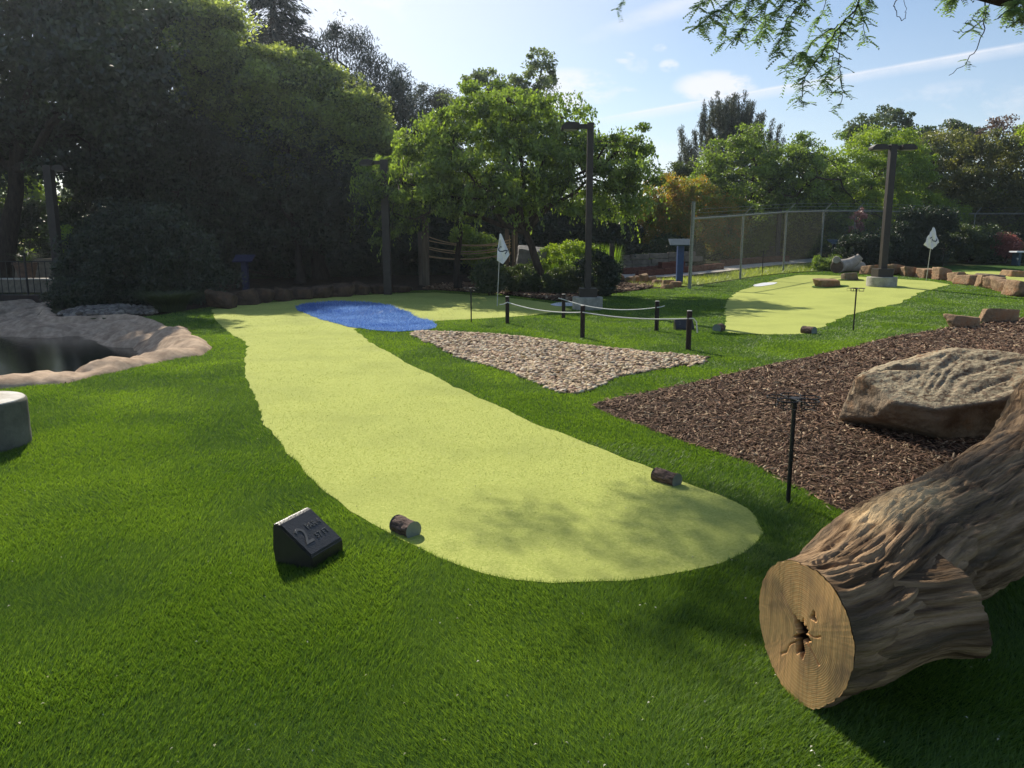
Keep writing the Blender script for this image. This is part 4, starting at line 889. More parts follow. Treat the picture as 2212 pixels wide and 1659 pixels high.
# timber posts with rope railing
def ropebridge():
    Y = 30.; root = empty('rope_railing', gY(1010, Y), 'grey timber posts joined by sagging tan ropes behind the green', 'rope railing'); b = Vector(root.location)
    for px, w_, top in ((921, .24, 470), (909, .14, 500), (1095, .14, 495), (1112, .22, 500)):
        q = gY(px, Y+(.4 if w_ < .2 else 0)); H = atY(px, top, Y).z-q.z; mb = MB(); mb.box((0, 0, H/2-.1), (w_, w_, H+.2), bev=.02); o = mb.build('timber_post', [M_timber], root); o.location = q-b
    for i, (ya, yb, ym) in enumerate(((512, 517, 529), (520, 524, 531), (534, 530, 543), (538, 534, 548), (553, 545, 559), (555, 548, 560))):
        A = atY(927, ya, Y-.15+.3*(i % 2))-b; B = atY(1104, yb, Y-.15+.3*(i % 2))-b; d = (ym-(ya+yb)/2)*Y/FP
        mb = MB(); mb.tube(sag(A, B, d, 22), .022, 6); mb.build('rope', [M_tanrope], root, True)
    for px in (1100.5, 1111):
        mb = MB(); mb.tube([atY(px, 508, Y-.2)-b, atY(px, 566, Y-.2)-b], .02, 6); mb.build('rope', [M_tanrope], root, True)
ropebridge()

# information stands
def lectern(p, H, m, m2, label, az=0, w_=.75, pw=.2):
    root = empty('information_stand', p, label, 'sign stand', 'slanted information stands'); root.rotation_euler.z = az
    mb = MB(); mb.box((0, 0, H/2-.05), (pw, pw, H+.1), bev=.01); mb.build('post', [m], root)
    mb = MB(); mb.box((0, -.06, H+.03), (w_, .5, .04), Matrix.Rotation(R(28), 3, 'X'), bev=.008); mb.build('sloped_panel', [m2], root)
p = gY(1467, 30); lectern(p, atY(1467, 525, 30).z-p.z, M_bluep, M_bluegrey, 'bright blue stand with pale sloped panel left of the fence', 0, .9, .24)
p = gY(1802, 40); lectern(p, atY(1802, 524, 40).z-p.z, M_purple, M_bluegrey, 'dull blue stand behind the chain link fence', R(20), .9, .2)
p = gY(532, 28); lectern(p, atY(532, 560, 28).z-p.z, M_purple, M_purple, 'violet stand in deep shade behind the left edging', 0, .7, .2)
# thin grey post behind the bushes
p = gY(1320, 30); mb = MB(); mb.box((0, 0, .75), (.17, .17, 1.7), bev=.015); o = mb.build('timber_post', [M_bronze]); o.location = p; tag(o, 'plain dark square post right of the bushes under the tree', 'post')
# brick kerbs of the mini golf lane and the stone retaining wall
def kerb(a, b, h, w_, m, label, dz=.03, cat='kerb', name='brick_kerb', Ya=None):
    A = pix(*a) if Ya is None else gY(a[0], Ya); B = pix(*b) if Ya is None else gY(b[0], Ya); n = 14; root = MB()
    d = (B-A); L_ = d.length; d.normalize(); az = math.atan2(d.y, d.x); k = max(1, int(L_/.42))
    for i in range(k):
        c = A.lerp(B, (i+.5)/k); root.box((c.x, c.y, tz(c.x, c.y)+h/2+dz), (L_/k-.012, w_, h), Matrix.Rotation(az, 3, 'Z'), bev=.012)
    o = root.build(name, [m]); return tag(o, label, cat, 'brick kerbs of the distant lane' if 'brick' in name else None)
kerb((1345, 594), (1470, 584), .28, .3, M_brick, 'front brick kerb of the lane left of the blue stand')
kerb((1375, 599), (1560, 582), .26, .3, M_brick, 'long brick kerb running behind the fence end')
kerb((1560, 577), (1700, 566), .28, .3, M_brick, 'brick kerb behind the middle of the fence')
kerb((1425, 590), (1475, 586), .45, .5, M_brick, 'raised brick planter edge beside the blue stand')
def stonewall(a, b, Y, rows, label, hh=.26, seed=3):
    A = gY(a, Y); B = gY(b, Y); mb = MB(); r_ = random.Random(seed); L_ = (B-A).length; d = (B-A).normalized(); az = math.atan2(d.y, d.x)
    for k in range(rows):
        t = -r_.random()*.3
        while t < L_:
            w_ = r_.uniform(.4, 1.0); c = A+d*(t+w_/2); mb.box((c.x, c.y+r_.uniform(-.03, .03), tz(c.x, c.y)+hh*(k+.5)), (w_-.02, .4, hh-.015), Matrix.Rotation(az+r_.uniform(-.03, .03), 3, 'Z'), bev=.04); t += w_
    return tag(mb.build('retaining_wall', [M_wallst]), label, 'stone wall')
stonewall(1335, 1480, 37.5, 3, 'low stacked stone wall below the daylilies')
stonewall(1580, 1720, 44, 2, 'low stone border far behind the fence', .3, 8)

# shaded left corner: fence, beam, urn, walls
def leftcorner():
    Y = 22.8; a = gY(-60, Y+.6); b = gY(205, Y-.3)
    root = empty('iron_fence', a, 'black iron fence with upright bars above the pond', 'fence'); d = b-a; L_ = d.length; d.normalize()
    for nm, z in (('top_rail', 1.14), ('bottom_rail', .16)):
        mb = MB(); mb.tube([Vector((0, 0, z)), d*L_+Vector((0, 0, z))], .016, 6); mb.build(nm, [M_black], root, True)
    k = int(L_/.225)
    for i in range(k+1):
        mb = MB(); q = d*(L_*i/k); rr_ = .03 if i % 9 == 0 else .011; mb.tube([q+Vector((0, 0, .0)), q+Vector((0, 0, 1.14+(.25 if i % 9 == 0 else 0)))], rr_, 6); mb.build('bar', [M_black], root, True)
    mb = MB(); az = math.atan2(d.y, d.x); c = a.lerp(b, .5); mb.box((c.x, c.y-.1, c.z+.03), (L_, .3, .26), Matrix.Rotation(az, 3, 'Z'), bev=.015)
    tag(mb.build('timber_beam', [M_post]), 'dark timber beam along the foot of the iron fence', 'beam')
    mb = MB(); p = gY(70, 27); mb.box((p.x+.1, p.y, .22), (3.4, .45, .44), bev=.02); tag(mb.build('low_wall', [M_wallst]), 'low dark wall with a pale top behind the iron fence', 'wall')
    mb = MB(); mb.box((p.x+.1, p.y, .462), (3.5, .55, .045), bev=.01); tag(mb.build('coping_slab', [M_path]), 'pale coping slab on the low wall behind the iron fence', 'slab')
    sheet('pale_path', poly([(-80, 634), (150, 625), (230, 622), (230, 617), (150, 618), (-80, 624)], .4), .03, M_path, 1.)
    sheet('putting_green', poly([(78, 594), (108, 594), (108, 585), (82, 585)], .4), .06, M_green, 1.)
    sheet('pale_path', poly([(-60, 587), (70, 590), (240, 600), (240, 596), (130, 584), (60, 582), (-60, 580)], .4), .03, M_path, 1.)
    # urn
    p = gY(61, 28.5); root = empty('planter_urn', p, 'clay urn holding a drooping plant behind the iron fence', 'planter')
    mb = MB(); mb.lathe([(.24, 0), (.27, .05), (.24, .1), (.33, .45), (.37, .62), (.43, .64), (.43, .72), (.36, .72), (.34, .62)], (0, 0, .25), 32); mb.build('urn', [M_terra], root, True, 35)
    mb = MB(); mb.box((0, 0, .13), (.6, .6, .26), bev=.02); mb.build('plinth', [M_wallst], root)
    return root
URN = leftcorner()
mb = MB(); A = gY(-120, 33); B = gY(200, 33); mb.box(((A.x+B.x)/2, 33, .45+A.z), (B.x-A.x, .4, .9), bev=.03); tag(mb.build('garden_wall', [M_wallst]), 'long shaded stone wall behind the urn', 'wall')
# pale bench top at the far right edge
p = gY(2222, 36); mb = MB(); mb.box((0, 0, .62), (1.6, .6, .07), bev=.02); root = empty('bench', p, 'white table-like bench cut by the right edge', 'bench'); mb.build('seat', [M_white], root)
for sx in (-.6, .6): mb = MB(); mb.box((sx, 0, .29), (.12, .5, .6), bev=.02); mb.build('leg', [M_bluegrey], root)

# ------------------------------------------------------------------ foliage
M_leafA = leafmat('leaf_bright', lin(42, 62, 32), lin(134, 156, 68), .52, (1.75, 1.8, .72, 1))
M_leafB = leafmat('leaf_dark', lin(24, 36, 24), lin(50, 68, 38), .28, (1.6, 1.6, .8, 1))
M_leafC = leafmat('leaf_linden', lin(36, 52, 36), lin(176, 190, 108), .52, (1.7, 1.7, .85, 1))
M_leafD = leafmat('leaf_greygreen', lin(60, 76, 50), lin(98, 112, 76), .4, (1.5, 1.5, .9, 1))
M_leafE = leafmat('leaf_olive', lin(66, 80, 42), lin(126, 128, 70), .5, (1.6, 1.55, .8, 1))
M_leafF = leafmat('leaf_yellowgreen', lin(78, 108, 30), lin(140, 164, 52), .5)
M_leafG = leafmat('leaf_shrub', lin(44, 62, 32), lin(80, 98, 48), .4)
M_leafO = leafmat('leaf_orange_green', lin(100, 136, 44), lin(206, 140, 58), .5, (1.7, 1.5, .7, 1))
M_leafR = leafmat('leaf_red', lin(110, 62, 58), lin(160, 98, 84), .4, (1.5, 1.3, 1, 1))
M_needle = leafmat('pine_needles', lin(58, 66, 52), lin(94, 98, 78), .25, (1.3, 1.3, .9, 1))
M_needleD = leafmat('spruce_needles', lin(26, 40, 36), lin(48, 62, 54), .2, (1.3, 1.4, .9, 1))
M_blade = leafmat('long_blades', lin(62, 96, 30), lin(128, 160, 56), .5)
M_bladeD = leafmat('dark_blades', lin(40, 60, 30), lin(66, 86, 44), .4)
M_locust = leafmat('locust_leaf', lin(72, 98, 60), lin(140, 164, 112), .55, (1.5, 1.6, .9, 1), .1)
M_pink = leafmat('pink_leaf', lin(120, 84, 84), lin(160, 124, 118), .25, (1.1, 1, 1, 1))

def unit(n, r):
    v = r.normal(size=(n, 3)); return v/np.linalg.norm(v, axis=1)[:, None]
def leaf_quads(C, L_, W_, r, droop=0., up=.3, dirs=None):
    n = len(C); a = unit(n, r) if dirs is None else dirs+unit(n, r)*.35
    a[:, 2] -= droop; a /= np.linalg.norm(a, axis=1)[:, None]
    nn = unit(n, r); nn[:, 2] += up; b = np.cross(a, nn); b /= np.maximum(np.linalg.norm(b, axis=1), 1e-6)[:, None]
    l = (L_*(.65+.7*r.random(n)))[:, None]; w_ = (W_*(.65+.7*r.random(n)))[:, None]; c = np.cross(a, b)
    V = np.empty((n, 4, 3)); V[:, 0] = C-a*l/2; V[:, 1] = C+b*w_/2-a*l*.05+c*w_*.12; V[:, 2] = C+a*l/2; V[:, 3] = C-b*w_/2-a*l*.05+c*w_*.12
    return V.reshape(-1, 3), np.arange(n*4).reshape(n, 4)
def cluster_centres(blobs, n, r, shell=.55, uneven=.28):
    wts = np.array([(b[3]*b[4]*b[5])**(2/3) for b in blobs]); wts /= wts.sum(); which = r.choice(len(blobs), n, p=wts); B = np.array(blobs, float)[which]
    d = unit(n, r); rr_ = (shell+(1-shell)*np.sqrt(r.random(n))); rr_ *= 1+uneven*2*(fbm(d*1.8+which[:, None]*3.1, 3, 5)-.5)
    return B[:, :3]+d*B[:, 3:]*rr_[:, None]
def crown_mesh(name, blobs, ncl, per, Lf, Wf, r, cr=.5, flat=.6, droop=.2, shell=.55, uneven=.28, two=None, up=.3, zmin=.15, cone=0):
    C = cluster_centres(blobs, ncl, r, shell, uneven); rad = cr*(.55+.9*r.random(ncl)); m_ = (per*(.5+r.random(ncl))).astype(int); idx = np.repeat(np.arange(ncl), m_); n = len(idx)
    d = unit(n, r)*(r.random(n)**.45)[:, None]*rad[idx][:, None]; d[:, 2] *= flat
    if cone: d[:, 2] *= cone; k_ = 1-np.clip(d[:, 2]/(rad[idx]*cone), -1, 1)*.5; d[:, 0] *= .45*k_; d[:, 1] *= .45*k_
    P = C[idx]+d; g = np.array([terr(P[:, 0], P[:, 1])]).ravel(); P[:, 2] = np.maximum(P[:, 2], g+zmin*r.random(n))
    V, F = leaf_quads(P, Lf, Wf, r, droop, up); tone = r.random(ncl); v = np.clip(.55*tone[idx]+.6*r.random(n)-.08, 0, 1)
    if two is not None: v = np.where(r.random(n) < two, v*.35, v)
    return V, F, v, C
def tubes_np(paths, seg=6):
    mb = MB()
    for pts, rad in paths: mb.tube(pts, rad, seg, caps=False)
    return mb
def arc(a, b, r, k=5, lift=.15):
    a = Vector(a); b = Vector(b); L_ = (b-a).length; o = []
    for i in range(k+1):
        t = i/k; q = a.lerp(b, t)+Vector((0, 0, L_*lift*math.sin(math.pi*t)))
        if 0 < i < k: q += Vector((r.normal(), r.normal(), r.normal()))*L_*.03
        o.append(q)
    return o
def tree(name, label, cat, base, fork, tr, blobs, ncl, per, leaf, mt, seed, bark=None, limbs=40, cr=.5, flat=.6, droop=.2, shell=.55, uneven=.28, two=None, group=None, lean=None, mains=5, up=.3, cone=0, strands=0):
    r = np.random.default_rng(seed); base = Vector((base[0], base[1], tz(base[0], base[1])-.05)) ; root = empty(name, base, label, cat, group)
    V, F, v, C = crown_mesh('crown', blobs, ncl, per, leaf[0], leaf[1], r, cr, flat, droop, shell, uneven, two, up, cone=cone)
    if strands:   # hanging leafy twigs
        q = cluster_centres(blobs, strands, r, .8, uneven); ln = .35+.75*r.random(strands); k = 22; t = np.tile(np.linspace(0, 1, k), strands); idx = np.repeat(np.arange(strands), k); cen_ = np.average(np.array(blobs)[:, :2], axis=0, weights=[b[3]*b[4] for b in blobs]); out = q[:, :2]-cen_; out /= np.linalg.norm(out, axis=1)[:, None]
        P = q[idx].copy(); P[:, :2] += out[idx]*(ln[idx]*.45*t**.6)[:, None]; P[:, 2] += ln[idx]*(.15*np.sin(math.pi*t)-t**1.5*.8); P += r.normal(size=P.shape)*.035
        V2, F2 = leaf_quads(P, leaf[0], leaf[1], r, 1.6, .1); F = np.concatenate([F, F2+len(V)]); V = np.concatenate([V, V2]); tn = r.random(strands); v = np.concatenate([v, np.clip(.3+.5*tn[idx]+.4*r.random(len(idx)), 0, 1)])
    fork = Vector(fork); bk = bark or M_bark
    if lean: tp = [base]+[Vector(q) for q in lean]+[fork]
    else: tp = arc(base, fork, r, 4, 0)
    n = len(tp); mb = MB(); rad = [tr*(1.35 if i == 0 else 1)*(1-.45*i/(n-1)) for i in range(n)]; mb.tube([q-base for q in tp], rad, 14, caps=False)
    top = max(b[2]+b[5] for b in blobs); cen = Vector(np.average(np.array(blobs)[:, :3], axis=0, weights=[b[3]*b[4]*b[5] for b in blobs])); mains_p = []
    for k in range(mains):
        b = blobs[k % len(blobs)]; q = Vector((b[0]+r.normal()*b[3]*.35, b[1]+r.normal()*b[4]*.35, b[2]+b[5]*r.uniform(-.1, .5))); s_ = tp[-1] if k % 2 == 0 else tp[-1].lerp(tp[-2], .4)
        pa = arc(s_, q, r, 6, .05); mains_p.append(pa); mb.tube([p_-base for p_ in pa], [tr*.55*(1-.8*i/6) for i in range(7)], 8, caps=False)
    for k in range(limbs):
        q = Vector(C[r.integers(len(C))]); best = min(((p_-q).length, p_) for pa in mains_p for p_ in pa[1:]) if mains_p else (0, fork); pa = arc(best[1], q, r, 5, .08); rr0 = min(tr*.22, .012+.012*best[0]); mb.tube([p_-base for p_ in pa], [rr0*(1-.75*i/5) for i in range(6)], 5, caps=False)
    mb.build('trunk', [bk], root, True)
    c = link('crown', np_mesh('crown', V-np.array(base), F, v), root, mt); return root
def shrub(name, label, base_px, Y, blobs, ncl, per, leaf, mt, seed, cat='shrub', group=None, cr=.25, flat=.8, droop=0., two=None, stems=8, shell=.5, uneven=.3, abs_=False):
    r = np.random.default_rng(seed); p = gY(base_px, Y); root = empty(name, p, label, cat, group)
    B = [(b[0]+p.x, b[1]+p.y, b[2]+p.z, b[3], b[4], b[5]) for b in blobs]
    V, F, v, C = crown_mesh('foliage', B, ncl, per, leaf[0], leaf[1], r, cr, flat, droop, shell, uneven, two)
    link('foliage', np_mesh('foliage', V-np.array(p), F, v), root, mt)
    mb = MB()
    for k in range(stems): q = Vector(C[r.integers(len(C))])-p; mb.tube([Vector((r.normal()*.08, r.normal()*.08, -.05)), q*.5+Vector((0, 0, .05)), q], [.025, .016, .006], 5, caps=False)
    mb.build('stem', [M_bark], root, True); return root
def blades_plant(name, label, px, Y, rx, ry, H, n, wd, mt, seed, cat='plant', arch=.6, group=None, dens_=1):
    r = np.random.default_rng(seed); p = gY(px, Y); a = r.random(n)*2*math.pi; q = np.sqrt(r.random(n)); x = np.cos(a)*q*rx; y = np.sin(a)*q*ry; h = H*(.6+.5*r.random(n)); az = np.where(r.random(n) < .7, a, r.random(n)*6.28); out = arch*h*(.3+r.random(n))
    k = 4; V = np.zeros((n, (k+1)*2, 3)); sd_ = np.c_[-np.sin(az), np.cos(az), az*0]
    for i in range(k+1):
        t = i/k; z = h*(t-.45*arch*t*t*1.1); c = np.c_[x+np.cos(az)*out*t**1.8, y+np.sin(az)*out*t**1.8, z]; w_ = wd*(1-t**1.5)+.001
        V[:, 2*i] = c-sd_*w_/2; V[:, 2*i+1] = c+sd_*w_/2
    F = np.concatenate([np.stack([np.arange(n)*(2*k+2)+2*i+j for j in (0, 1, 3, 2)], 1) for i in range(k)]); v = np.tile(r.random(n), k)
    o = link(name, np_mesh(name, V.reshape(-1, 3), F, v), None, mt); o.location = p; return tag(o, label, cat, group)

# the spreading tree in the centre
tree('spreading_tree', 'broad weeping green tree with leaning trunk in the centre', 'tree', (1.05, 26.2), (.35, 26.1, 2.3), .17,
     [(-.3, 26.4, 4.7, 3.2, 2.6, 1.9), (0, 26.6, 4.0, 4.3, 2.2, 1.5), (-.6, 26.4, 6.1, 1.2, 1.2, .8), (1.6, 26.4, 5.7, 1.1, 1.1, .8), (-3.0, 26.2, 5.0, .9, 1, .6), (-2.9, 26.3, 3.8, 2.1, 1.9, 1.4), (-4.1, 27.2, 2.6, 1.0, 1.1, .9), (-4.6, 27.0, 3.8, .9, .9, .7), (2.7, 26.4, 4.1, 2.0, 2.1, 1.3), (4.0, 26, 5.0, .7, .8, .55), (4.1, 26, 3.7, .9, 1, .7), (.2, 26, 5.5, 1.8, 1.6, 1.0), (3.0, 26, 2.9, 1.6, 1.4, .6), (-1.6, 25.9, 5.4, 1.2, 1.2, .8), (-.8, 25.6, 3.2, 2.4, 1.2, .6)],
     520, 135, (.125, .06), M_leafA, 21, limbs=240, cr=.40, flat=.5, droop=.8, shell=.35, uneven=.55, lean=[(.90, 26.2, .8), (.65, 26.15, 1.6)], mains=11, up=.1, strands=420)
# tree with dark trunk just left of it (trunk seen under the crown)
# left-hand group
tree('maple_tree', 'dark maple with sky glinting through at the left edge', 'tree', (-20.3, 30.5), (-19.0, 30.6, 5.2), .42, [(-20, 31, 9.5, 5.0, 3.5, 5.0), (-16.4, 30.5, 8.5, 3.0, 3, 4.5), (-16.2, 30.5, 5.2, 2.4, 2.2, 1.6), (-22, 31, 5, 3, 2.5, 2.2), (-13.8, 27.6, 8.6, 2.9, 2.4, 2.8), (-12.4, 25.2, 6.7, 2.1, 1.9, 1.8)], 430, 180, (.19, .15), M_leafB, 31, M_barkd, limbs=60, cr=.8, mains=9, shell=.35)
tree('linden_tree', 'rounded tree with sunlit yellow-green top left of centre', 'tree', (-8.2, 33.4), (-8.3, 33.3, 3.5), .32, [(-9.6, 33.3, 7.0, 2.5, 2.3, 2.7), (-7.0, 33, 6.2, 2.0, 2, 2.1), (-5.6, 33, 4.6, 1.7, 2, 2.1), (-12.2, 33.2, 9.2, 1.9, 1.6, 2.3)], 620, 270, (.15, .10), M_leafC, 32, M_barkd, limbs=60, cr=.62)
tree('shade_tree', 'dark-leaved tree added before the linden where its lower crown is in shade', 'tree', (-8.6, 31.4), (-8.6, 31.4, 1.8), .2, [(-9.6, 31.4, 3.7, 3.0, 1.5, 2.7), (-6.4, 31.6, 2.9, 2.2, 1.4, 2.3), (-12.6, 31.2, 4.0, 2.0, 1.4, 2.8)], 330, 190, (.13, .09), M_leafB, 35, M_barkd, limbs=40, cr=.55, uneven=.4)  # dark foliage put in for the unlit lower crown of the linden
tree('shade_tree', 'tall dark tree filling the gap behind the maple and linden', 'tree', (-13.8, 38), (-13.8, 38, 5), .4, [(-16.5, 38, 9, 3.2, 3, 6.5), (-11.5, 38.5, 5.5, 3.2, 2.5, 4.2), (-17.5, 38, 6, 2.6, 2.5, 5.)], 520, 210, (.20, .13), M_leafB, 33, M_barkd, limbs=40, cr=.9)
def conifer(name, label, x, y, H, rad, mt, seed, per=26, tiers=34, z0=.6, group=None, droop=.35, spread=1.0, leaf=(.22, .05)):
    r = np.random.default_rng(seed); b = Vector((x, y, tz(x, y))); root = empty(name, b, label, 'tree', group); mb = MB(); mb.tube([(0, 0, -.1), (0, 0, H*.5), (0, 0, H)], [H*.022+.05, H*.014+.03, .02], 10, caps=False); P = []; D = []
    for i in range(tiers):
        t = i/(tiers-1); z = z0+(H-z0)*t; R_ = rad*(1-t)**.85*(.8+.35*r.random())+.12; nb = int(6+7*(1-t))
        for k in range(nb):
            a = r.random()*6.28; L_ = R_*(.75+.45*r.random()); e = Vector((math.cos(a)*L_, math.sin(a)*L_, z-droop*L_+.1*L_)); s_ = Vector((0, 0, z)); mb.tube([s_, s_.lerp(e, .5)+Vector((0, 0, .06*L_)), e], [.03*(1-t)+.008, .016, .005], 4, caps=False)
            m_ = int(per*(1+L_*4)); u = r.random(m_)**.7; c = np.outer(1-u, s_[:])+np.outer(u, e[:]); c += r.normal(size=(m_, 3))*np.array([.12, .12, .10])*(.5+L_*.22)*spread; c[:, 2] -= r.random(m_)*.25*L_*.4; P.append(c); D.append(np.repeat(np.array([[math.cos(a), math.sin(a), -.5]]), m_, 0))
    P = np.concatenate(P); D = np.concatenate(D); V, F = leaf_quads(P, leaf[0], leaf[1], r, .2, .3, D); mb.build('trunk', [M_barkd], root, True)
    link('crown', np_mesh('crown', V, F, np.clip(r.random(len(P)), 0, 1)), root, mt); return root
conifer('spruce_tree', 'tallest dark spruce rising behind the linden', -12.2, 42, 17.5, 5.4, M_needleD, 41, per=26, tiers=48)
tree('spruce_tree', 'dark spruce with drooping tips right of the tallest one', 'tree', (-8.4, 43), (-8.2, 43, 8), .3, [(-8.9, 43, 10.2, 1.9, 1.8, 3.0), (-7.2, 43, 9.0, 1.7, 1.7, 2.5), (-6.0, 43.5, 7.8, 1.4, 1.6, 2.2), (-8, 43, 5, 4, 2, 3)], 330, 110, (.24, .045), M_needleD, 42, M_barkd, limbs=50, cr=.6, droop=1.0, uneven=.45, flat=1.1)
tree('pine_tree', 'ragged dark conifer with bare twigs above the linden', 'tree', (-6.6, 48), (-6.8, 48, 8), .2, [(-6.9, 48, 9.6, 1.2, 1.2, 1.9), (-6.6, 48, 11.4, .5, .5, .9), (-6.5, 48, 6, 2.2, 1.6, 3)], 120, 80, (.22, .045), M_needleD, 43, M_barkd, limbs=110, cr=.5, droop=.3, uneven=.6)
tree('pine_tree', 'bluish round-topped conifer left of the grey-green tree', 'tree', (-5.0, 50), (-5.0, 50, 7), .25, [(-5.4, 50, 9.8, 1.7, 1.5, 1.6), (-3.9, 50, 9.2, 1.0, 1, 1.6), (-5, 50, 7, 2.6, 1.6, 2.4)], 230, 110, (.2, .05), M_needle, 44, M_barkd, limbs=40, cr=.5, flat=.9)
tree('grey_green_tree', 'loose grey-green tree rising behind the spreading tree', 'tree', (-.3, 48), (-.3, 48, 6), .3, [(-1.8, 48, 10.2, 2.0, 1.6, 1.8), (1.5, 48, 11.0, 1.2, 1.2, 2.0), (.1, 48, 9.6, 1.7, 1.2, 2.0), (0, 48, 6.5, 3.6, 2, 3.0)], 420, 75, (.17, .11), leafmat('leaf_silver', lin(70, 88, 56), lin(130, 144, 94), .5, (1.6, 1.6, .9, 1)), 46, limbs=90, cr=.42, uneven=.5)
# right-hand group
def pine():
    r = np.random.default_rng(51); b = Vector((13.2, 49, tz(13.2, 49))); root = empty('pine_tree', b, 'grey-green pine with upright candle-like branches', 'tree'); mb = MB(); mb.tube([(0, 0, -.1), (.2, 0, 5), (.6, 0, 9.2)], [.26, .17, .04], 10, caps=False); P = []; D = []
    for i in range(200):
        t = r.random(); z = 1.5+6.8*t; a = r.random()*6.28; wd = 4.9*(1-t)**.75+.8; L_ = wd*(.35+.65*r.random()); e = Vector((math.cos(a)*L_, math.sin(a)*L_*.8, z+.25*L_)); s_ = Vector((.5*t, 0, z-.2)); tip = e+Vector((math.cos(a)*.15, 0, .9+.5*r.random()))
        mb.tube([s_, s_.lerp(e, .6)-Vector((0, 0, .1)), e, tip], [.045, .03, .02, .006], 5, caps=False)
        for A, B, m_ in ((s_.lerp(e, .55), e, 120), (e, tip, 240)):
            u = r.random(m_); c = np.outer(1-u, A[:])+np.outer(u, B[:])+r.normal(size=(m_, 3))*.085; P.append(c); dd = np.array((B-A).normalized()); D.append(np.repeat(dd[None], m_, 0)+r.normal(size=(m_, 3))*.5)
    P = np.concatenate(P); D = np.concatenate(D); V, F = leaf_quads(P, .19, .035, r, 0, .2, D); mb.build('trunk', [M_bark], root, True); link('crown', np_mesh('crown', V, F, r.random(len(P))), root, M_needle)
pine()
tree('garden_tree', 'mid green tree in front of the pine', 'tree', (12.6, 42), (12.6, 42, 2.6), .26, [(12.0, 42, 4.7, 2.7, 2.3, 2.7), (14.7, 42, 4.5, 2.0, 2, 2.4), (15.2, 42, 6.3, .8, .8, 1.0), (12.3, 42, 7.0, 1.0, 1, .9), (10.4, 42.5, 4.6, 1.0, 1.2, 1.1), (17.4, 43, 3.6, 1.8, 1.6, 2.4)], 420, 130, (.14, .085), M_leafA, 52, limbs=70, cr=.5)
tree('round_tree', 'round-crowned yellow-green tree behind the fence', 'tree', (20.4, 46), (20.4, 46, 3), .28, [(20.2, 46, 5.4, 3.0, 2.8, 3.0), (22.6, 46.5, 6.0, 1.9, 2, 2.3), (18.3, 45.5, 4.3, 1.8, 2, 2.5), (20.5, 45, 3.2, 3.2, 1.5, 1.6)], 480, 150, (.14, .08), M_leafF, 53, limbs=60, cr=.5)
tree('olive_tree', 'olive-brown crown right of the far lamp post', 'tree', (26.3, 50), (26.3, 50, 3), .3, [(26.5, 50, 6.0, 3.4, 2.6, 3.0), (29.8, 50, 5.4, 2.6, 2.4, 3.1), (26.5, 49, 3.2, 4, 1.8, 2.2)], 460, 140, (.16, .10), M_leafE, 54, limbs=40, cr=.6)
tree('olive_tree', 'brownish crown nearest the right edge', 'tree', (33.5, 50), (33.5, 50, 3), .3, [(32.8, 50, 6.2, 2.4, 2.4, 2.9), (36.4, 50, 6, 3, 2.4, 3.2), (33, 49, 3.2, 4, 1.8, 2.4)], 360, 140, (.16, .10), M_leafE, 55, limbs=30, cr=.6)
tree('dark_green_tree', 'dark grey-green treetop showing above the round tree', 'tree', (26.5, 57), (26.5, 57, 5), .3, [(26.6, 57, 9.4, 2.6, 2, 2.0), (30.6, 57, 8.6, 2.6, 2, 1.6), (27, 57, 5.5, 4, 2, 3)], 260, 120, (.19, .13), M_leafD, 56, limbs=30, cr=.6)
tree('reddish_tree', 'thin reddish treetop between the two brown crowns', 'tree', (33.0, 55), (33.0, 55, 5), .22, [(33.4, 55, 9.0, 1.5, 1.2, 1.3), (32.5, 55, 6, 2, 1.5, 2.5)], 110, 60, (.17, .10), leafmat('leaf_dullred', lin(84, 70, 58), lin(124, 98, 84), .35, (1.4, 1.3, 1, 1)), 57, limbs=60, cr=.5)
tree('bright_tree', 'bright green treetop in the right corner', 'tree', (31.5, 45), (31.5, 45, 4), .3, [(31.2, 45, 8.2, 2.0, 1.8, 1.9), (33.8, 45, 9.4, 2.0, 1.8, 2.2), (29.6, 45, 8.0, .9, 1, .8), (33, 45, 6, 2.6, 1.6, 1.6)], 240, 140, (.17, .10), M_leafF, 58, limbs=30, cr=.5)
tree('bright_shrub', 'bright green rounded shrub tree over the fence at right', 'tree', (31, 50), (31, 50, 1.6), .14, [(31.0, 50, 3.9, 3.0, 1.6, 1.6), (33.8, 50, 4.1, 2.1, 1.6, 1.6)], 170, 150, (.15, .09), M_leafF, 59, limbs=30, cr=.45, flat=.7, droop=.6)
shrub('green_bush', 'broad green bush behind the far lamp post', 1975, 47, [(0, 0, 2.3, 2.3, 1.2, 1.7), (-2.6, 0, 1.6, 1.4, 1, 1.5), (1.7, 0, 1.9, 1.2, 1, 1.4)], 230, 140, (.11, .06), M_leafF, 61, cr=.4)
shrub('dark_hedge', 'tall dark hedge behind the far flag', 2010, 36.5, [(-.1, 0, 1.35, 1.25, .8, 1.55), (-1.1, 0, 1.1, .9, .8, 1.3)], 220, 200, (.09, .06), M_leafB, 62, cr=.3)
shrub('green_hedge', 'green-topped hedge right of the far flag', 2090, 38, [(0, 0, .9, 1.3, .8, .95), (.9, 0, .8, .8, .7, .9)], 160, 190, (.09, .05), M_leafG, 63, cr=.28)
shrub('red_shrub', 'small red-leaved shrub by the fence at right', 2168, 37.5, [(0, 0, .85, .6, .5, .5)], 60, 130, (.08, .05), M_leafR, 64, cr=.25)
shrub('low_shrub', 'low green shrub at the fence foot near the right edge', 2200, 38.5, [(0, 0, .45, .7, .6, .5)], 50, 120, (.08, .05), M_leafG, 65, cr=.22)
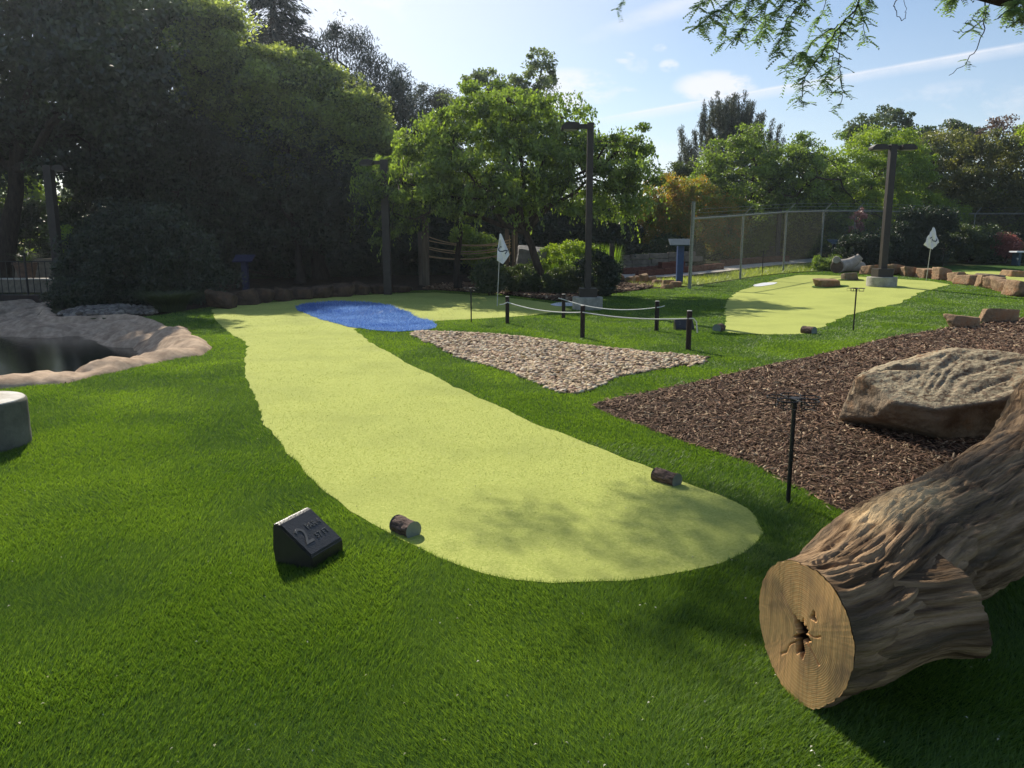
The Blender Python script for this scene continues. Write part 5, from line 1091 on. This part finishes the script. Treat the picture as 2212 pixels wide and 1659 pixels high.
shrub('dark_round_shrub', 'dark round shrub behind the driftwood log', 1848, 33.5, [(0, 0, .8, .95, .8, .85), (.8, .1, .6, .6, .6, .65)], 170, 200, (.08, .05), M_leafB, 66, cr=.25)
shrub('dark_round_shrub', 'feathery dark shrub right of the dull blue stand', 1905, 35, [(0, 0, .8, .9, .7, .9), (1.0, .2, .9, .6, .6, .9)], 150, 160, (.08, .05), M_leafB, 67, cr=.25)
shrub('pink_shrub', 'slender pink-flowering shrub on the fence', 1848, 36.0, [(0, 0, 2.0, .28, .25, .45), (-.25, 0, 1.5, .2, .2, .25), (.15, 0, 2.4, .15, .2, .3)], 22, 45, (.08, .06), M_pink, 68, cr=.16)
shrub('weed_tuft', 'light weedy tuft left of the driftwood log', 1776, 33, [(0, 0, .28, .55, .4, .35), (.4, -.1, .3, .3, .3, .3)], 50, 90, (.07, .035), M_leafA, 69, cr=.16)
# behind the fence
for i, (px, Y, B, mt, lb, lf) in enumerate([
    (1505, 40, [(0, 0, 2.3, 1.6, 1.2, 2.0), (1.4, 0, 1.9, 1.2, 1, 1.5)], M_leafO, 'orange-tipped green shrub just left of the fence end', (.11, .06)),
    (1440, 41, [(0, 0, 2.9, 1.3, 1.2, 1.7), (-.9, 0, 2.4, .9, 1, 1.6)], M_leafO, 'taller orange and yellow shrub under the sky gap', (.11, .06)),
    (1570, 43, [(0, 0, 1.5, 1.4, 1.0, 1.5)], M_leafF, 'yellow-green leafy shrub behind the first fence bay', (.11, .06)),
    (1470, 47, [(0, 0, 4.2, 1.4, 1.2, 1.4), (.5, 0, 2.5, 1.8, 1.2, 2.4)], M_leafG, 'dark green shrub above the orange ones', (.12, .07)),
    (1365, 42, [(0, 0, 1.8, 1.3, 1.2, 1.9), (-.3, .3, 1.0, 1.5, 1, 1.2)], M_leafB, 'dark mass of leaves right of the spreading tree', (.12, .07)),
    (1440, 39.5, [(0, 0, .75, 1.2, .7, .75), (1.2, 0, .6, .7, .6, .6)], M_leafG, 'low grey-green shrub above the stone wall', (.09, .05)),
    (1540, 42, [(0, 0, 1.0, 1.2, .8, 1.0), (1.3, 0, .7, .8, .8, .7)], M_leafC, 'pale green shrub behind the first fence posts', (.10, .05)),
    (1690, 44, [(0, 0, 1.1, .8, .6, 1.1), (1.1, 0, .8, .9, .6, .8)], M_leafA, 'light green shrub behind the third fence post', (.10, .05)),
    (1615, 42, [(0, 0, .8, .9, .7, .8), (.8, 0, 1.3, .4, .4, .6)], M_leafF, 'yellow-green shrub behind the second fence bay', (.10, .05)),
    (1735, 43, [(0, 0, .9, .8, .6, .9)], M_leafA, 'fresh green shrub behind the fourth fence bay', (.10, .05)),
    (1790, 45, [(0, 0, .9, .9, .6, .8)], M_leafO, 'yellow-orange flowering clump beside the dull blue stand', (.10, .05)),
    (1630, 48, [(0, 0, 2.0, 2.4, 1.2, 2.2), (2.4, 0, 1.6, 1.8, 1, 1.9)], M_leafB, 'dark shrub bank behind the fence left half', (.12, .07)),
    (1790, 49, [(0, 0, 2.0, 2.4, 1.2, 2.2), (2.6, 0, 1.8, 1.8, 1, 2.0)], M_leafB, 'dark shrub bank behind the fence right half', (.12, .07)),
    (1655, 53, [(0, 0, 2.6, 4.0, 1.2, 2.8)], M_leafG, 'grey-green shrub bank closing the view behind the fence', (.14, .08)),
    (2130, 52, [(0, 0, 2.0, 2.6, 1.2, 2.2), (2.6, 0, 1.8, 1.8, 1, 2.2)], M_leafB, 'dark bank below the bright shrub at right', (.12, .07))]):
    shrub('garden_shrub', lb, px, Y, B, int(60+45*len(B)+sum(b[3]*b[5] for b in B)*22), 130, lf, mt, 80+i, cr=.32, two=.6 if mt is M_leafO else None)
blades_plant('daylily_clump', 'bright grassy daylily clump above the stone wall', 1372, 38.5, .9, .5, 1.15, 800, .035, M_blade, 101, arch=.7)
blades_plant('iris_bed', 'tall upright iris leaves behind the leaning trunk', 1235, 31, 1.5, .8, 1.35, 1500, .03, M_blade, 102, arch=.12)
blades_plant('iris_bed', 'upright green leaves between lamp post and plain post', 1300, 32.5, .8, .6, 1.55, 800, .035, M_blade, 103, arch=.15)
blades_plant('ornamental_grass', 'dark arching ornamental grass clump beside the pond stones', 368, 19.0, .35, .3, .95, 1500, .014, M_bladeD, 104, arch=1.0)
blades_plant('urn_plant', 'spiky plant drooping from the clay urn', 61, 28.5, .2, .2, .8, 130, .03, M_bladeD, 105, arch=1.0).location.z += .9
shrub('sunlit_bush', 'yellow-green sunlit bush left of the near flag', 1035, 33, [(0, 0, 1.2, .75, .6, .75), (-.6, 0, 1.7, .5, .5, .6)], 90, 110, (.10, .07), M_leafF, 111, cr=.25)
for i, (px, Y, B, mt, lb) in enumerate([
    (1062, 25.3, [(0, 0, .62, .55, .45, .55), (-.25, 0, .5, .35, .4, .4)], M_leafG, 'rounded bush left of the near flag pole'),
    (1120, 26.0, [(0, 0, .5, .6, .5, .45), (.4, 0, .4, .4, .4, .35)], M_leafG, 'bush right of the near flag under the tree'),
    (1222, 25.5, [(0, 0, .45, .7, .5, .42), (-.5, 0, .32, .4, .4, .3)], M_leafG, 'dark bush between the leaning trunk and lamp post'),
    (1290, 24.8, [(0, 0, .78, .62, .5, .75), (.3, .1, .6, .5, .5, .6)], M_leafB, 'dark bush right beside the tall lamp post'),
    (1225, 28.5, [(0, 0, 1.0, 1.3, .7, .75)], M_leafF, 'sunlit low shrub in front of the iris leaves')]):
    shrub('understory_bush', lb, px, Y, B, 110, 130, (.065, .04), mt, 120+i, cr=.2, group='bushes under the spreading tree')
shrub('pond_bush', 'large dark bush behind the pond stones', 310, 21.5, [(0, 0, 1.4, 1.75, 1.1, 1.35), (-1.1, .2, 1.0, 1.2, 1, 1.1), (1.1, .1, 1.1, 1.0, .9, 1.1), (.2, 0, .6, 2.1, 1, .7)], 520, 170, (.075, .05), M_leafB, 131, cr=.32, stems=20)
shrub('pond_bush', 'small dark bush at the corner of the iron fence', 160, 20.3, [(0, 0, .35, .7, .5, .4)], 80, 140, (.06, .04), M_leafB, 132, cr=.2)
shrub('sunlit_sprig', 'bright sunlit sprig behind the dark pond bush', 150, 27, [(0, 0, 1.7, .35, .3, .5)], 22, 60, (.10, .07), M_leafF, 133, cr=.18)
shrub('sunlit_shrub', 'yellow-green shrub seen under the maple at the far left', 45, 42, [(0, 0, 4.0, 2.4, 1.2, 1.6), (1, 0, 2, 3, 1, 2)], 200, 110, (.14, .1), M_leafF, 134, cr=.4)
# understory behind the left wall
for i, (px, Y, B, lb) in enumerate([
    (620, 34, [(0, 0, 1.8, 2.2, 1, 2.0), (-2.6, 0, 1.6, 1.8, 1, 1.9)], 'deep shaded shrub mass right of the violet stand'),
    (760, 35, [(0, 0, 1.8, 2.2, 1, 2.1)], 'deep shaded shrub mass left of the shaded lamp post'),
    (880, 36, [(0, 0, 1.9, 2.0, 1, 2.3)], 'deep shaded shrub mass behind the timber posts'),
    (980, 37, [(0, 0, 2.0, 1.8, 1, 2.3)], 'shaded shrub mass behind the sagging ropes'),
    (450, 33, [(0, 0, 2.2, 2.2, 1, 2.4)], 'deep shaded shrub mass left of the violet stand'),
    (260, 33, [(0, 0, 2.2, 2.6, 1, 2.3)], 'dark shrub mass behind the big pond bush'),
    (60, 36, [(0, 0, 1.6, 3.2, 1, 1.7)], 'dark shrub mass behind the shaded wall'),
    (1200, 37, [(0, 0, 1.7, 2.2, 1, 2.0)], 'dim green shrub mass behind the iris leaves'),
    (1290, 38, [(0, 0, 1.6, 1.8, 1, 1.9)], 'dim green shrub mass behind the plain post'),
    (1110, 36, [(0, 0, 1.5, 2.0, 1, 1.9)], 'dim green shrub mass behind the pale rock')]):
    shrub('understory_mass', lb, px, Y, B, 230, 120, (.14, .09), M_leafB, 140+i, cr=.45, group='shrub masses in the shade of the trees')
# small sapling trunk dark in front of the ropes
r_ = np.random.default_rng(5)
tree('slim_tree', 'slim dark tree whose trunk stands before the sagging ropes', 'tree', (-1.95, 28.2), (-1.9, 28.2, 2.6), .13, [(-2.4, 28.3, 3.8, 1.6, 1.2, 1.1)], 70, 110, (.11, .06), M_leafG, 150, M_barkd, limbs=20, cr=.4, droop=.5)
# distant wood closing the horizon
rw = np.random.default_rng(9); bl = []
for k in range(60):
    x_ = -75+150*k/59; bl.append((x_, 72+rw.random()*8, 2.6+rw.random()*1.2, 3.4, 2, 3.2+1.6*rw.random()))
V, F, v, C = crown_mesh('wood', bl, 1500, 70, .34, .24, rw, 1.1, .7, 0)
tag(link('distant_wood', np_mesh('distant_wood', V, F, v), None, M_leafD), 'far belt of grey-green woodland closing the view', 'woodland', None, 'stuff')

# honey locust: limb and hanging sprays at the top right
def locust():
    r = np.random.default_rng(61); base = Vector((8.8, 5.2, 0)); root = empty('honey_locust', base, 'honey locust whose feathery sprays hang into the top right', 'tree'); Y = 7.2
    W = lambda px, py, dy=0: atY(px, py, Y+dy)
    mb = MB(); main = [base+Vector((0, 0, -.1)), base+Vector((-.1, .2, 2)), base+Vector((-.5, .7, 3.6)), W(2280, -30), W(2165, -12), W(2060, -36), W(1880, -110), W(1700, -170), W(1500, -260, 1), W(1200, -420, 2.5)]
    mb.tube([q-base for q in main], [.34, .26, .2, .11, .095, .075, .06, .05, .035, .02], 12, caps=False)
    up2 = [base+Vector((-.5, .7, 3.6)), base+Vector((-1.5, 2, 5.6)), Vector((4, 9.5, 7)), Vector((0, 11.5, 7.6)), Vector((-3.6, 12.6, 7.6))]; mb.tube([q-base for q in up2], [.2, .13, .1, .07, .03], 10, caps=False)
    up3 = [base+Vector((-.5, .7, 3.6)), base+Vector((-1.2, 3, 6)), Vector((6, 12, 8))]; mb.tube([q-base for q in up3], [.15, .1, .04], 8, caps=False)
    sprays = [
        ([(1850, -110), (1862, -30), (1850, 20), (1820, 50), (1790, 90), (1770, 125), (1740, 165), (1732, 200), (1735, 232)], 1, .006),
        ([(1850, 20), (1835, 60), (1812, 80), (1810, 110), (1815, 145), (1818, 175), (1822, 200), (1812, 232), (1790, 240)], .45, .004),
        ([(1820, 50), (1800, 60), (1775, 75), (1755, 90), (1730, 130), (1725, 150)], 1, .004),
        ([(1862, -30), (1850, 5), (1862, 40), (1868, 75), (1868, 90)], .5, .003), ([(1870, -60), (1880, -10), (1870, 20), (1862, 35)], .8, .003),
        ([(1790, 90), (1800, 120), (1795, 150), (1780, 175), (1800, 200), (1805, 195)], .9, .003),
        ([(1770, 125), (1750, 135), (1735, 110), (1720, 118), (1700, 150), (1698, 170)], .8, .003),
        ([(1760, -140), (1750, -40), (1735, 10), (1700, 40), (1690, 75), (1680, 110), (1690, 120)], .7, .004),
        ([(1735, 10), (1720, 30), (1700, 60), (1695, 85), (1700, 105)], .8, .003),
        ([(1700, -170), (1680, -50), (1660, 0), (1640, 30), (1610, 50), (1600, 75), (1575, 90)], 1, .004), ([(1660, 0), (1650, 35), (1655, 60), (1640, 85), (1630, 95)], 1, .003),
        ([(1640, -180), (1620, -60), (1590, -5), (1560, 20), (1535, 35), (1515, 50), (1508, 60)], 1.2, .004), ([(1590, -5), (1580, 25), (1570, 55), (1565, 90), (1562, 92)], .7, .003), ([(1560, 20), (1550, 45), (1530, 55), (1520, 70)], 1.1, .003),
        ([(1600, -190), (1570, -80), (1540, -15), (1520, 5), (1505, 20)], 1, .003), ([(1720, -160), (1715, -50), (1700, 0), (1680, 20), (1660, 30)], 1, .003), ([(1800, -120), (1790, -30), (1780, 20), (1765, 50), (1750, 62)], .9, .003), ([(1660, -150), (1640, -40), (1625, 0), (1610, 20), (1600, 35)], 1.2, .003),
        ([(1450, -300), (1390, -80), (1355, -20), (1345, 5), (1336, 22)], .5, .003),
        ([(1990, -70), (1950, -20), (1932, 10), (1935, 30), (1946, 46), (1955, 40), (1958, 20), (1950, -15)], 0, .0035),
        ([(2110, -45), (2130, 15), (2128, 60), (2110, 105), (2085, 140), (2050, 163)], .06, .0045), ([(2128, 40), (2110, 55), (2090, 68), (2070, 70), (2058, 66)], .1, .003), ([(2120, 20), (2105, 35), (2095, 45), (2080, 50)], .15, .0025), ([(2130, 20), (2118, 45), (2100, 62), (2090, 70)], 0, .002),
        ([(2170, -40), (2180, 5), (2195, 25), (2215, 35)], 1.2, .004), ([(2100, -50), (2080, -15), (2060, 2), (2040, 8)], 1.2, .003), ([(2080, -50), (2050, -20), (2040, 5)], 1, .003), ([(2150, -40), (2140, 10), (2125, 30), (2120, 55)], .8, .003), ([(2200, -40), (2205, 0), (2190, 20), (2180, 22)], 1.3, .003), ([(2240, -45), (2235, 0), (2220, 30), (2200, 48)], 1., .003)]
    LV = []; LF = []; Lv = []; nq = 0
    P = []; A = []
    for pts, dn, rad in sprays:
        dy = r.uniform(-.5, .5); Q = [W(a, b, dy*min(1, i/2)) for i, (a, b) in enumerate(pts)]; q2 = []
        for i in range(len(Q)-1):
            for k in range(4): q2.append(Q[i].lerp(Q[i+1], k/4)+Vector((r.normal(), r.normal(), r.normal()))*.006)
        q2.append(Q[-1]); m_ = len(q2); mb.tube([q-base for q in q2], [rad*1.5*(1-.6*i/(m_-1)) for i in range(m_)], 5, caps=False)
        if dn <= 0: continue
        for i in range(m_-1):
            if i < 4: continue
            seg = (q2[i+1]-q2[i]).length; nf = r.poisson(dn*seg*84)
            for _ in range(nf):
                s_ = q2[i].lerp(q2[i+1], r.random()); d = Vector((r.normal(), r.normal(), r.normal()*.5-.25)).normalized(); Ln = r.uniform(.07, .13); npair = 7
                side = d.cross(Vector((0, 0, 1))).normalized(); tone = r.random()
                for j in range(npair):
                    t = (j+1)/npair; c = s_+d*Ln*t+Vector((0, 0, -.35*Ln*t*t))
                    for sg in (-1, 1):
                        P.append((c+side*sg*.012)[:]); A.append((side*sg+d*.35+Vector((0, 0, -.25)))[:]); Lv.append(tone)
    P = np.array(P); A = np.array(A); A /= np.linalg.norm(A, axis=1)[:, None]; n = len(P); nn = unit(n, r)*.5+[0, 0, 1]; b = np.cross(A, nn); b /= np.linalg.norm(b, axis=1)[:, None]; l, w_ = .036, .016
    V = np.stack([P-A*l*.5, P+b*w_*.5, P+A*l*.5, P-b*w_*.5], 1).reshape(-1, 3); F = np.arange(n*4).reshape(n, 4); v = np.clip(np.array(Lv)*.7+r.random(n)*.3, 0, 1)
    # unseen leaf clusters, added sunward of chosen spots to shade green, log and lawn
    C = []
    for (sx, sy, rr_, k) in ((1.0, 4.15, .55, 16), (1.55, 4.4, .4, 8), (2.7, 3.4, .5, 9), (3.1, 4.2, .5, 6), (2.5, 2.2, .7, 24), (1.6, 3.5, .3, 4), (3.4, 4.6, .8, 14), (3.2, 2.4, .9, 24), (.75, 3.1, .25, 2)):
        for _ in range(k):
            z = 6.6+r.random()*1.2; q = SUN*(z/SUN.z); C.append((sx+q.x+r.normal()*rr_*.6, sy+q.y+r.normal()*rr_*.6, z))
    C = np.array(C); idx = np.repeat(np.arange(len(C)), 150); PP = C[idx]+r.normal(size=(len(idx), 3))*np.array([.20, .20, .10]); V2, F2 = leaf_quads(PP, .07, .03, r, .1, .8)
    V = np.concatenate([V, V2]); F = np.concatenate([F, F2+n*4]); v = np.concatenate([v, r.random(len(F2))])
    for k in range(0, len(C), 3): q = Vector(C[k]); s_ = min(up2[2:], key=lambda p_: (p_-q).length); mb.tube([s_-base, s_.lerp(q, .5)-base+Vector((0, 0, .15)), q-base], [.02, .012, .004], 4, caps=False)
    mb.build('trunk', [M_barkd], root, True)
    link('crown', np_mesh('crown', V-np.array(base), F, v), root, M_locust)
locust()

# thin haze volume, added to lift the dark trees as lens flare would
hz = MB(); hz.box((0, 60, 13), (260, 200, 32)); hm = bpy.data.materials.new('haze'); hm.use_nodes = True; nt = hm.node_tree; nt.nodes.remove(nt.nodes['Principled BSDF']); pv = nt.nodes.new('ShaderNodeVolumePrincipled'); pv.inputs['Density'].default_value = .00042; pv.inputs['Anisotropy'].default_value = .6; pv.inputs['Color'].default_value = (.78, .88, 1, 1); nt.links.new(pv.outputs[0], nt.nodes['Material Output'].inputs['Volume'])
tag(hz.build('haze', [hm]), 'thin haze added to veil the dark trees in place of lens flare', 'haze', None, 'stuff')
